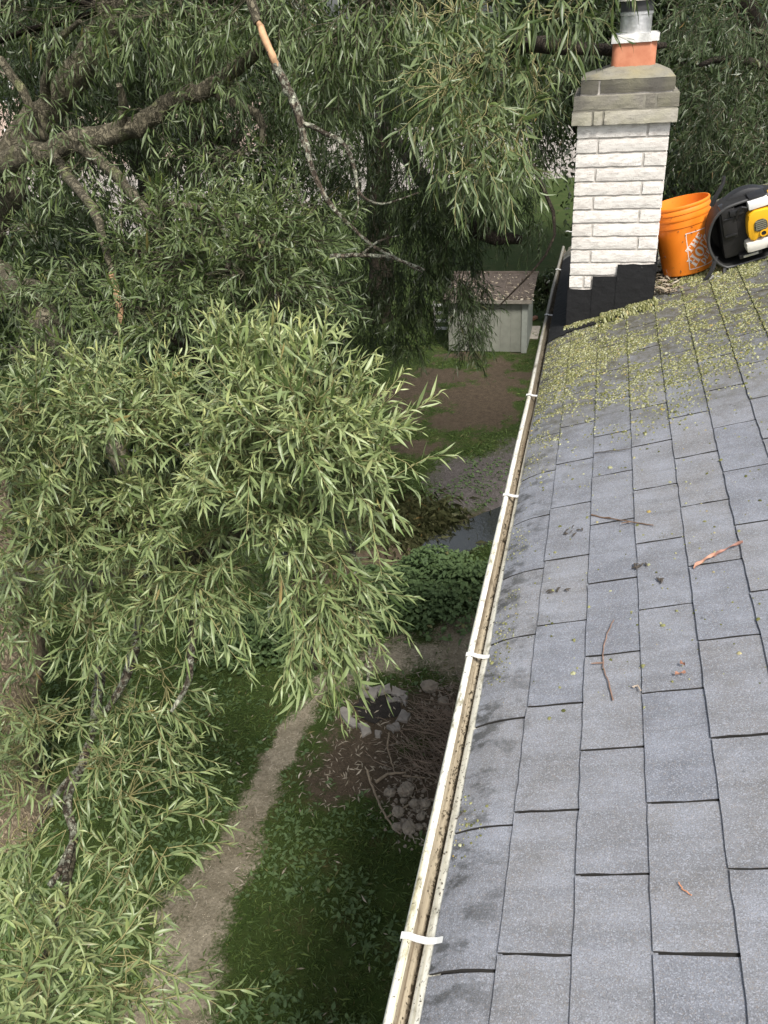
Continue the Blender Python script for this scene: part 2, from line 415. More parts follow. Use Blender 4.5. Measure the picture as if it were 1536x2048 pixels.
def m_earth():
    t = NT('earth'); v = t.coord()
    n1 = t.noise(v, 3, 6, 0.65); n2 = t.noise(v, 38, 6, 0.65); n3 = t.noise(v, 9, 5, 0.7)
    vo = t.voro(v, 55); vc = t.sep(t.voro(v, 55, out='Color'))[0]
    peb = t.ramp(vo, [(0.18, 1.0), (0.3, 0.0)])
    lawn = t.ramp(n1, [(0.3, (0.026, 0.05, 0.008)), (0.55, (0.04, 0.062, 0.013)), (0.75, (0.078, 0.07, 0.027))])
    lawn = t.mix(t.ramp(n2, [(0.4, 0.0), (0.7, 0.5)]), lawn, (0.03, 0.035, 0.012))
    def dirt(c1, c2, amount):
        c = t.ramp(n3, [(0.3, c1), (0.7, c2)])
        c = t.mix(t.ramp(n2, [(0.35, 0.6), (0.6, 0.0)]), c, tuple(x*0.5 for x in c1))
        return t.mix(t.math('MULTIPLY', peb, t.ramp(vc, [(1-amount-0.02, 0.0), (1-amount, 1.0)])), c, tuple(min(1, x*1.7) for x in c2))
    def edge(name, w=0.16):
        f = t.math('ADD', t.attr(name), t.math('MULTIPLY', t.math('SUBTRACT', n2, 0.5), 0.9))
        f = t.math('ADD', f, t.math('MULTIPLY', t.math('SUBTRACT', n3, 0.5), 0.5))
        return t.ramp(f, [(0.5-w, 0.0), (0.5+w, 1.0)])
    col = t.mix(edge('soil'), lawn, dirt((0.058, 0.043, 0.028), (0.11, 0.084, 0.058), 0.18))
    col = t.mix(edge('path'), col, t.mix(t.ramp(t.noise(v, 1.7, 5, 0.7), [(0.36, 0.0), (0.62, 1.0)]), dirt((0.135, 0.112, 0.075), (0.21, 0.18, 0.125), 0.2), dirt((0.22, 0.19, 0.135), (0.35, 0.305, 0.225), 0.15)))
    col = t.mix(edge('grav'), col, dirt((0.07, 0.06, 0.055), (0.14, 0.125, 0.12), 0.5))
    t.bump(n2, 0.7, 0.03); return t.fin(col, 0.95, 0.2)
MAT['earth'] = m_earth()
def m_dirt(name, c1, c2, sc=1.0, pebble=0.25):
    t = NT(name); v = t.coord()
    n1 = t.noise(v, 2.5*sc, 6, 0.65); n2 = t.noise(v, 35*sc, 6, 0.65); vo = t.voro(v, 55*sc); vc = t.voro(v, 55*sc, out='Color')
    col = t.ramp(n1, [(0.3, c1), (0.7, c2)])
    col = t.mix(t.ramp(n2, [(0.35, 0.55), (0.6, 0.0)]), col, tuple(x*0.5 for x in c1))
    peb = t.math('MULTIPLY', t.ramp(vo, [(0.18, 1.0), (0.3, 0.0)]), t.ramp(t.sep(vc)[0], [(1-pebble-0.02, 0.0), (1-pebble, 1.0)]))
    col = t.mix(peb, col, tuple(min(1, x*1.9) for x in c2)); t.bump(n2, 0.7, 0.03); return t.fin(col, 0.95, 0.2)

def build_ground():
    st = 0.05; xs = np.arange(-10, 1.01, st); ys = np.arange(0.5, 21, st)
    X, Y = np.meshgrid(xs, ys); Z = height(X, Y)
    edge = np.minimum.reduce([X+10, 1.0-X, Y-0.5, 21-Y]); Z = Z*np.clip(edge/1.5, 0, 1)
    nx = len(xs); ny = len(ys)
    V = np.stack([X, Y, Z], -1).reshape(-1, 3)
    i, j = np.meshgrid(np.arange(nx-1), np.arange(ny-1)); a = (j*nx+i).ravel()
    F = np.stack([a, a+1, a+1+nx, a+nx], 1); C = V[F].mean(1)
    vp_, vs__, vg_, vb_, vn_ = fields(X.ravel(), Y.ravel())
    sm = lambda f, o: np.clip(0.5+(f-o)*0.9, 0, 1)
    AT = {'path': sm(vp_*0.6, 0.09), 'soil': np.maximum(sm(vs__, 0.12), np.clip(1.25-vb_/(0.6+vn_*0.4), 0, 1)), 'grav': sm(vg_, 0.1)}
    path, soil, grav, bd, nz = fields(C[:, 0], C[:, 1])
    cls = np.zeros(len(F), int); cls[soil > 0.12] = 2; cls[path > 0.15] = 1; cls[grav > 0.1] = 3
    cls[(bd < 0.55+nz*0.4) & (cls == 0)] = 2
    for k, nm, mt in ((0, 'ground', 'earth'), (1, 'dirt_path', 'earth'), (2, 'bare_soil', 'earth'), (3, 'gravel_bank', 'earth')):
        f = F[cls == k]; used, inv = np.unique(f, return_inverse=True); v = V[used].copy()
        f = inv.reshape(f.shape)
        if k == 0:
            b = len(v); far = [(-300, -60), (300, -60), (300, 0.5), (-300, 0.5), (-300, 21), (300, 21), (300, 500), (-300, 500), (-10, 0.5), (-10, 20.96), (-300, 20.96), (1, 0.5), (300, 20.96), (0.98, 20.96), (0.98, 0.5), (-300, 0.5)]
            ex = np.array([(-300, -60, 0), (300, -60, 0), (300, 0.5, 0), (-300, 0.5, 0), (-300, 20.96, 0), (300, 20.96, 0), (300, 500, 0), (-300, 500, 0), (-10, 0.5, 0), (-10, 20.96, 0), (0.98, 0.5, 0), (0.98, 20.96, 0)])
            v = np.concatenate([v, ex]); f = np.concatenate([f, b+np.array([(0, 1, 2, 3), (4, 5, 6, 7), (3, 8, 9, 4), (10, 2, 5, 11)])])
        me = npmesh(nm, v, f.ravel(), np.full(len(f), 4), [MAT[mt]], smooth=True)
        for an, av in AT.items():
            q = np.zeros(len(v), np.float32); q[:len(used)] = av[used]
            at_ = me.attributes.new(an, 'FLOAT', 'POINT'); at_.data.foreach_set('value', q)
        tag(link(nm, me), kind='structure')
    # grass
    N = 260000
    x = rng.uniform(-8.5, 0.6, N); y = 1.5+19*rng.random(N)**1.25
    path, soil, grav, bd, nz = fields(x, y)
    dens = 0.55+0.9*(vnoise(x, y, 1.1, 9)-0.3)
    ok = ((path < 0.18-rng.random(N)*0.5) | ((path < 0.75) & (vnoise(x, y, 3.1, 77) > 0.66) & (rng.random(N) < 0.5))) & (soil < 0.2-rng.random(N)*0.8) & (grav < 0.1) & (bd > 0.5) & (rng.random(N) < dens)
    x = x[ok]; y = y[ok]; n = len(x); z = height(x, y)
    lv = Leaves(); dd = np.stack([rng.normal(0, 0.7, n), rng.normal(0, 0.7, n), np.full(n, 0.7)], 1)
    L = rng.uniform(0.04, 0.13, n)
    lv.add(np.stack([x, y, z-0.004], 1), dd, rng.normal(0, 1, (n, 3))+np.array([0, 0, 0.8]), L, rng.uniform(0.007, 0.014, n), rng.uniform(0.1, 0.7, n))
    tag(link('grass', lv.mesh('grass', MAT['grass'], 1)), kind='stuff')
    # low broad-leaved weeds between the grass
    N = 42000; x = rng.uniform(-8, 0.4, N); y = 1.5+12*rng.random(N)**1.2
    path, soil, grav, bd, nz = fields(x, y); cl = vnoise(x, y, 2.2, 21)
    ok = (path < 0.25-rng.random(N)*0.9) & (soil < 0.35-rng.random(N)*1.1) & (bd > 0.4) & (cl > 0.36)
    x = x[ok]; y = y[ok]; n = len(x); z = height(x, y)
    lv = Leaves(); dd = np.stack([rng.normal(0, 1, n), rng.normal(0, 1, n), rng.uniform(0.1, 0.6, n)], 1)
    L = rng.uniform(0.035, 0.09, n)
    lv.add(np.stack([x, y, z+0.012], 1), dd, rng.normal(0, 0.3, (n, 3))+np.array([0, 0, 1.0]), L, L*rng.uniform(0.3, 0.55, n), rng.uniform(0.1, 0.5, n))
    tag(link('lawn_weeds', lv.mesh('lawn_weeds', MAT['weed_leaf'], 2)), kind='stuff')
    # fallen willow leaves on the bare earth
    N = 7000; x = rng.uniform(-6, 0, N); y = rng.uniform(2.5, 9, N)
    path, soil, grav, bd, nz = fields(x, y)
    ok = ((soil > -0.2) & (rng.random(N) < 0.75)) | ((path > 0) & (rng.random(N) < 0.22)) | (rng.random(N) < 0.07)
    x = x[ok]; y = y[ok]; n = len(x); z = height(x, y)
    lv = Leaves(); dd = np.stack([rng.normal(0, 1, n), rng.normal(0, 1, n), rng.normal(0.05, 0.15, n)], 1); L = rng.uniform(0.05, 0.10, n)
    lv.add(np.stack([x, y, z+0.012], 1), dd, rng.normal(0, 0.3, (n, 3))+np.array([0, 0, 1.0]), L, L*0.2, rng.uniform(-0.1, 0.1, n))
    dry = m_leaf('dry_leaf', (0.10, 0.07, 0.045), (0.2, 0.15, 0.1), (0.33, 0.28, 0.2), (0.3, 0.26, 0.2), transl=0.05)
    MAT['dry_leaf'] = dry
    tag(link('leaf_litter', lv.mesh('leaf_litter', dry, 1)), kind='stuff')
    # stream
    t = NT('water'); v = t.coord(); t.bump(t.noise(v, 9, 3), 0.12, 0.02)
    wm = t.fin((0.03, 0.032, 0.028), 0.03, 1.0)
    pts = [gnd(*p, -0.2)[:2] for p in [(850, 1100), (900, 1082), (940, 1066), (1000, 1040), (1080, 1005), (1200, 960)]]; L_ = []; R_ = []
    for i, p in enumerate(pts):
        d = pts[min(i+1, len(pts)-1)]-pts[max(i-1, 0)]; d /= np.linalg.norm(d); nrm = np.array([-d[1], d[0]])
        L_.append((*(p+nrm*(0.12 if i == 0 else 0.42)), -0.2)); R_.append((*(p-nrm*(0.12 if i == 0 else 0.42)), -0.2))
    mb = MB(); n = len(pts); mb.add(L_+R_, [(i, i+1, n+i+1, n+i) for i in range(n-1)])
    tag(mb.build('stream', wm), kind='structure')
    # ground cover on the near bank of the stream
    lv = Leaves(); tw = Twigs()
    cs = [gnd(*p) for p in [(800, 1190), (850, 1150), (900, 1180), (830, 1225), (900, 1220), (770, 1215), (960, 1180), (700, 1240), (740, 1180), (650, 1250), (590, 1270), (520, 1290), (460, 1300), (860, 1130)]]
    for c in cs:
        n = 620; x = c[0]+rng.normal(0, 0.27, n); y = c[1]+rng.normal(0, 0.26, n); top = 0.38*np.exp(-((x-c[0])**2+(y-c[1])**2)/0.16)+0.1
        z = np.maximum(height(x, y), -0.3)+top*rng.random(n)**0.5
        dd = np.stack([rng.normal(0, 1, n), rng.normal(0, 1, n), rng.uniform(-0.3, 0.3, n)], 1); L = rng.uniform(0.05, 0.1, n)
        lv.add(np.stack([x, y, z], 1), dd, rng.normal(0, 0.35, (n, 3))+np.array([0, 0, 1.0]), L, L*rng.uniform(0.5, 0.75, n), rng.uniform(0.1, 0.5, n))
    tag(link('ground_cover', lv.mesh('ground_cover', MAT['weed_leaf'], 2)), kind='stuff')
    # long grass hanging over the far bank
    lv = Leaves(); n = 3600
    c = gnd(830, 1035); x = c[0]+rng.normal(-0.25, 0.5, n); y = c[1]+rng.normal(0.1, 0.28, n); z = np.maximum(height(x, y), -0.3)
    dd = np.stack([rng.normal(0, 0.5, n), rng.normal(-0.35, 0.4, n), np.full(n, 0.6)], 1); L = rng.uniform(0.2, 0.45, n)
    lv.add(np.stack([x, y, z], 1), dd, rng.normal(0, 0.6, (n, 3))+np.array([0, 0, 1.0]), L, rng.uniform(0.008, 0.014, n), rng.uniform(0.5, 1.1, n))
    tag(link('bank_grass', lv.mesh('bank_grass', m_leaf('long_grass', (0.035, 0.045, 0.015), (0.06, 0.068, 0.027), (0.11, 0.11, 0.05), (0.07, 0.07, 0.035)), 1)), kind='stuff')
build_ground()

# ------------------------------------------------------------------ house
def m_shingle():
    t = NT('asphalt_shingle'); v = t.coord()
    tone = t.attr('tone', 'Fac')
    base = t.mix(t.ramp(tone, [(0.25, 0.0), (0.75, 1.0)]), (0.155, 0.165, 0.19), (0.196, 0.197, 0.203))
    mott = t.noise(v, 7, 4, 0.6)
    base = t.mix(t.ramp(mott, [(0.35, 0.0), (0.7, 0.75)]), base, (0.27, 0.288, 0.33))
    strk = t.noise(t.mapv(v, (1.2, 9.0, 1.0)), 2.2, 5, 0.65)
    base = t.mix(t.ramp(strk, [(0.44, 0.0), (0.66, 0.4)]), base, (0.085, 0.086, 0.09))
    bald = t.ramp(t.noise(v, 13, 6, 0.75), [(0.6, 0.0), (0.68, 0.4)])
    base = t.mix(bald, base, (0.09, 0.088, 0.088))
    g1 = t.noise(v, 420, 3, 0.75); g2 = t.voro(v, 480, out='Color'); gs = t.sep(g2)
    col = t.mix(t.ramp(g1, [(0.36, 0.6), (0.5, 0.0)]), base, (0.055, 0.048, 0.055))
    col = t.mix(t.ramp(gs[0], [(0.66, 0.0), (1.0, 0.55)]), col, (0.40, 0.42, 0.47))
    col = t.mix(t.ramp(gs[1], [(0.9, 0.0), (0.92, 0.3)]), col, (0.28, 0.22, 0.16))
    xyz = t.sep(v)
    # algae blotches along the eave, green film in the mossy end: stains of the roof itself
    eave = t.ramp(t.math('ADD', t.math('MULTIPLY', xyz[0], -1.0), 0.0), [(0.5, 0.0), (0.72, 1.0)])
    st = t.noise(t.mapv(v, (1.0, 1.6, 1.0)), 11, 6, 0.68)
    al = t.math('MULTIPLY', t.ramp(st, [(0.5, 0.0), (0.6, 0.85)]), eave)
    rare = t.ramp(t.noise(v, 5.2, 6, 0.72), [(0.665, 0.0), (0.7, 0.6)])
    col = t.mix(t.math('MAXIMUM', al, rare), col, (0.03, 0.031, 0.028))
    mo = t.math('ADD', t.math('MULTIPLY', xyz[1], 0.55), t.math('MULTIPLY', t.noise(v, 3.0, 5, 0.7), 1.3))
    mf = t.ramp(t.math('MULTIPLY', t.math('SUBTRACT', mo, 2.2), 0.85, clamp=True), [(0.0, 0.0), (0.5, 0.9)])
    mf2 = t.math('MULTIPLY', mf, t.ramp(t.noise(v, 24, 5, 0.7), [(0.35, 0.45), (0.6, 1.0)]))
    col = t.mix(mf2, col, (0.062, 0.056, 0.028))
    t.bump(t.math('ADD', g1, t.math('MULTIPLY', gs[0], 0.7)), 0.55, 0.0025)
    rgh = t.ramp(gs[2], [(0.0, 0.55), (1.0, 0.95)])
    return t.fin(col, rgh, 0.45)
MAT['shingle'] = m_shingle()
MAT['shingle_gap'] = m_plain('shingle_underlay', (0.022, 0.02, 0.018), 0.95, var=0.3)

house = empty('house', (0, 0, 0))
tag(house, 'two storey house seen from its roof, grey shingles and mossy eave', 'house')

E_ = 0.143; TAB = 0.3255; S0 = -0.715
Y_NEAR, Y_FAR = -1.6, 6.22
def droop(s):                            # the first course sags over the drip edge
    return -0.022*np.clip((-s-0.60)/0.115, 0, 1)**2
def build_shingles():
    V = []; F = []; tone = []; nv = 0; mi = []
    nrow = 27
    for k in range(nrow):
        s0 = S0+k*E_; off = (1.083 if k % 2 else 0.9685)*HN   # tab joints as measured, half a tab apart
        if k == 0: off = 1.083*HN-0.03
        j0 = int(math.floor((Y_NEAR-off)/TAB)); j1 = int(math.ceil((Y_FAR-off)/TAB))
        for j in range(j0, j1):
            y0 = max(off+j*TAB+0.0026+random.uniform(0, 0.001), Y_NEAR); y1 = min(off+(j+1)*TAB-0.0026-random.uniform(0, 0.001), Y_FAR)
            if y1-y0 < 0.02: continue
            ns, ny = (5, 9)
            lift = 0.0055+random.uniform(-0.0006, 0.001); skew = random.uniform(-0.0009, 0.0009)
            u = np.linspace(0, 1, ns); w = np.linspace(0, 1, ny)
            U, W = np.meshgrid(u, w)
            SS = s0+U*(E_+0.008)+skew*(W-0.5); YY = y0+(y1-y0)*W
            edge = rng.normal(0, 0.0009, ny); SS = SS+(1-U)*(U < 0.01)*edge[:, None]
            jl = rng.normal(0, 0.0008, ns); jr = rng.normal(0, 0.0008, ns)
            YY = YY+(W < 0.01)*jl[None]+(W > 0.99)*jr[None]
            HH = lift*(1-U)+0.0004+droop(SS)+rng.normal(0, 0.0003, U.shape)
            top = np.stack([SS, YY, HH], -1).reshape(-1, 3)
            ring = [i for i in range(ns)]+[r*ns+ns-1 for r in range(1, ny)]+[(ny-1)*ns+i for i in range(ns-2, -1, -1)]+[r*ns for r in range(ny-2, 0, -1)]
            bot = top[ring].copy(); bot[:, 2] -= 0.0058
            V += [top, bot]
            for r in range(ny-1):
                for c in range(ns-1):
                    a = nv+r*ns+c; F.append((a, a+1, a+ns+1, a+ns)); mi.append(0)
            m = len(ring); b = nv+ns*ny
            for q in range(m):
                F.append((nv+ring[q], b+q, b+(q+1) % m, nv+ring[(q+1) % m])); mi.append(1)
            tn = min(1, max(0, random.gauss(0.47, 0.34)))
            tone += [tn]*(ns*ny+m); nv += ns*ny+m
    V = np.concatenate(V)
    me = npmesh('shingles', V, np.array([i for f in F for i in f]), np.full(len(F), 4), [MAT['shingle'], MAT['shingle_gap']], mi)
    at_ = me.attributes.new('tone', 'FLOAT', 'POINT'); at_.data.foreach_set('value', np.array(tone, np.float32))
    o = link('shingle_roof', me, house); o.matrix_world = ROOF_M
    mb = MB(); S1 = S0+nrow*E_
    # deck under the tabs with the sag at the eave, then the far slope
    ss = [S0+0.006, -0.66, -0.6, S1]
    top = [(s_, y, float(droop(np.array([s_]))[0])-0.004) for y in (Y_NEAR, Y_FAR-0.004) for s_ in ss]
    bot = [(s_, y, z-0.02) for s_, y, z in top]
    mb.add(top+bot, [(0, 1, 5, 4), (1, 2, 6, 5), (2, 3, 7, 6), (8, 12, 13, 9), (9, 13, 14, 10), (10, 14, 15, 11), (0, 4, 12, 8), (0, 8, 9, 1), (1, 9, 10, 2), (2, 10, 11, 3), (4, 5, 13, 12), (5, 6, 14, 13), (6, 7, 15, 14)])
    mb.build('roof_deck', MAT['shingle_gap'], house, matrix=ROOF_M)
    # the other slope of the gable
    rx = (ROOF0+UR*S1)[0]; rz = (ROOF0+UR*S1)[2]
    mb = MB(); mb.add([(rx, Y_NEAR, rz+0.003), (rx, Y_FAR, rz+0.003), (2*rx+0.25, Y_FAR, rz-(rx+0.25)/3), (2*rx+0.25, Y_NEAR, rz-(rx+0.25)/3),
                       (rx, Y_NEAR, rz-0.03), (rx, Y_FAR, rz-0.03), (2*rx+0.25, Y_FAR, rz-0.03-(rx+0.25)/3), (2*rx+0.25, Y_NEAR, rz-0.03-(rx+0.25)/3)],
                      [(0, 1, 2, 3), (7, 6, 5, 4), (0, 4, 5, 1), (1, 5, 6, 2), (2, 6, 7, 3), (3, 7, 4, 0)])
    mb.build('back_roof', MAT['shingle'], house)
    # ridge caps
    mb = MB()
    y = Y_NEAR
    while y < Y_FAR-0.1:
        for sg in (-1, 1):
            mb.box(0, sg*0.13, y, y+0.20, 0.004, 0.011, T=lambda p, sg=sg: (rx+p[0], p[1], rz+p[2]-abs(p[0])/3))
        y += 0.205
    mb.build('ridge_cap', MAT['shingle'], house)
    # walls
    wall = m_plain('siding', (0.62, 0.6, 0.55), 0.7, var=0.08)
    mb = MB(); x0, x1 = 0.12, 2*rx-0.12; zt = (rw(-0.72, 0)[2])-0.14
    ya, yb = Y_NEAR+0.1, Y_FAR-0.25
    mb.box(x0, x1, ya, yb, 0.0, zt)
    for yy in (ya, yb):
        q = 0.002 if yy == yb else -0.002
        mb.add([(x0, yy+q, zt), (x1, yy+q, zt), (rx, yy+q, rz-0.06)], [(0, 1, 2)])
    zc = 0.1
    while zc < zt-0.1:
        mb.box(x0-0.012, x0-0.001, ya+0.01, yb-0.01, zc, zc+0.14); zc += 0.15
    mb.build('wall', wall, house)
    mb = MB(); e = rw(-0.70, 0)
    mb.box(e[0]+0.035, e[0]+0.055, Y_NEAR, Y_FAR-0.01, e[2]-0.2, e[2]-0.025)
    mb.box(e[0]+0.056, 0.119, Y_NEAR, Y_FAR-0.012, e[2]-0.2, e[2]-0.185)
    mb.build('fascia', m_plain('fascia_paint', (0.7, 0.69, 0.64), 0.5, var=0.1), house)
    # rake board along the gable end
    mb = MB(); mb.box(S0+0.02, S1, Y_FAR+0.002, Y_FAR+0.022, -0.14, -0.012)
    mb.build('rake_board', m_plain('weathered_board', (0.17, 0.16, 0.14), 0.8, var=0.4), house, matrix=ROOF_M)
build_shingles()

def m_gutter(name, base, stain, amt, speck=0.5):
    t = NT(name); v = t.coord()
    a = t.noise(t.mapv(v, (60, 1.2, 60)), 1.0, 6, 0.65); b = t.noise(t.mapv(v, (1, 0.45, 1)), 34, 6, 0.72); sp = t.noise(t.mapv(v, (1, 0.6, 1)), 150, 3, 0.6)
    col = t.mix(t.ramp(a, [(0.5-amt*0.3, 0.0), (0.72-amt*0.2, 0.9)]), base, stain)
    col = t.mix(t.ramp(b, [(0.52, 0.0), (0.66, speck)]), col, tuple(x*0.45 for x in stain))
    col = t.mix(t.ramp(sp, [(0.61, 0.0), (0.67, speck)]), col, (0.035, 0.03, 0.02))
    far = t.math('ADD', t.sep(v)[1], t.math('MULTIPLY', t.noise(v, 4, 5, 0.7), 2.0))   # far end by the chimney: grime plus its shade painted into the colour
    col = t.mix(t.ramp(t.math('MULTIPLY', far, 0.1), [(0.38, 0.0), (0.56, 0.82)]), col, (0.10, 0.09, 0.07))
    return t.fin(col, 0.45, 0.4)
def build_gutter():
    ze = rw(S0, 0)[2]-0.022
    ys = np.concatenate([np.arange(-1.3, 5.6, 0.23), np.array([5.8, 6.0, 6.25, 6.45])])
    gx = lambda y: -0.294+0.0062*y+0.004*max(0.0, y-5.0)**2
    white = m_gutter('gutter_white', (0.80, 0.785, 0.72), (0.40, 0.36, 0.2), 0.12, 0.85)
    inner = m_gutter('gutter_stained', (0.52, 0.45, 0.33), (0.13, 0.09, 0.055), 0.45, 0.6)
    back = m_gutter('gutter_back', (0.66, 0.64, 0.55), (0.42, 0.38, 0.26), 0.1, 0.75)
    prof = [(0.055, -0.125, 0), (0.022, -0.118, 0), (0.012, -0.07, 0), (0.0, -0.045, 0), (-0.002, -0.006, 0), (0.002, 0.001, 0), (0.008, 0.003, 0), (0.0145, 0.001, 0), (0.0175, -0.004, 0), (0.0185, -0.012, 1), (0.0225, -0.024, 1),
            (0.029, -0.036, 1), (0.036, -0.044, 1), (0.062, -0.05, 1), (0.105, -0.066, 1), (0.112, -0.02, 2), (0.1135, -0.125, 0)]
    def sheet(pr, name, mats, parent):
        n = len(pr); V = []; F = []; mi = []
        for y in ys:
            w = 0.0012*math.sin(y*2.1)+0.0008*math.sin(y*5.3+1)
            V += [(gx(y)+o+w, y, ze+z) for o, z, _ in pr]
        for i in range(len(ys)-1):
            for k in range(n-1):
                F.append((i*n+k, i*n+k+1, (i+1)*n+k+1, (i+1)*n+k)); mi.append(pr[k+1][2] if pr[k+1][2] == 1 or pr[k][2] == 0 else pr[k][2])
        me = bpy.data.meshes.new(name); me.from_pydata(V, [], F)
        for m in mats: me.materials.append(m)
        me.polygons.foreach_set('material_index', mi); me.polygons.foreach_set('use_smooth', [True]*len(F)); me.update()
        return link(name, me, parent)
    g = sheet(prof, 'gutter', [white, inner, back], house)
    # end cap
    mb = MB(); y = ys[-1]+0.002
    mb.add([(gx(y)+o, y, ze+z) for o, z, _ in prof[:16]], [tuple(range(16))]); mb.build('end_cap', white, g)
    # drip edge: pale metal strip from under the shingles into the gutter
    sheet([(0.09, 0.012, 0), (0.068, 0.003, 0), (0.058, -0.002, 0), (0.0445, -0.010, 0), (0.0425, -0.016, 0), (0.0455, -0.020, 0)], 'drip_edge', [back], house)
    # hangers
    strap = m_plain('hanger_metal', (0.6, 0.6, 0.58), 0.35, var=0.05)
    for px, py in [(848, 1885), (955, 1318), (1022, 996), (1066, 794), (1097, 633), (1121, 540), (1138, 463)]:
        s_, y = roofpx(px, py, -0.02); x0 = gx(y)
        mb = MB()
        P = [(-0.004, -0.006), (-0.003, 0.0045), (0.012, 0.0075), (0.03, 0.002), (0.05, 0.0005), (0.07, 0.007), (0.083, 0.0155)]
        hw = 0.007; vs_ = []
        for o, z in P:
            vs_ += [(x0+o, y-hw, ze+z), (x0+o, y+hw, ze+z), (x0+o, y-hw, ze+z+0.003), (x0+o, y+hw, ze+z+0.003)]
        fs = []
        for i in range(len(P)-1):
            a = i*4; b = a+4
            fs += [(a+2, a+3, b+3, b+2), (a, b, b+1, a+1), (a, a+2, b+2, b), (a+1, b+1, b+3, a+3)]
        fs += [(0, 1, 3, 2), (len(P)*4-4, len(P)*4-2, len(P)*4-1, len(P)*4-3)]
        mb.add(vs_, fs); mb.build('gutter_strap', strap, g)
    # wet debris in the trough and along the seam
    lv = Leaves(); n = 15000
    y = rng.uniform(-0.2, 6.3, n); o = np.where(rng.random(n) < 0.62, rng.normal(0.0395, 0.002, n), rng.uniform(0.022, 0.07, n))
    zz = np.where(o > 0.0435, -0.0095+(o-0.0445)*0.57+0.001, np.interp(o, [0.0185, 0.0225, 0.029, 0.036, 0.062], [-0.012, -0.024, -0.036, -0.044, -0.05])+0.003)
    keep = (vnoise(o*40, y, 3.0, 41) > rng.random(n)*0.75+0.12) & ((o < 0.0435) | (rng.random(n) < 0.5)); y = y[keep]; o = o[keep]; zz = zz[keep]; n = len(y)
    X = np.array([gx(v_) for v_ in y])+o
    L = rng.uniform(0.002, 0.009, n)*np.where(o < 0.0435, 1.2, 0.7)*np.where(rng.random(n) < 0.05, 2.5, 1.0)
    lv.add(np.stack([X, y, ze+zz+0.002], 1), np.stack([rng.normal(0, 0.35, n), rng.normal(0, 1, n), rng.normal(0, 0.25, n)], 1), np.array([0, 0, 1.0])+rng.normal(0, 0.5, (n, 3)), L, L*rng.uniform(0.25, 0.7, n), rng.normal(0, 0.2, n))
    deb = m_leaf('gutter_debris', (0.02, 0.016, 0.012), (0.05, 0.036, 0.024), (0.12, 0.085, 0.05), (0.06, 0.05, 0.03), transl=0.0, rough=0.7)
    tag(link('gutter_debris', lv.mesh('gutter_debris', deb, 2)), kind='stuff')
    return gx, ze
GX, ZE = build_gutter()

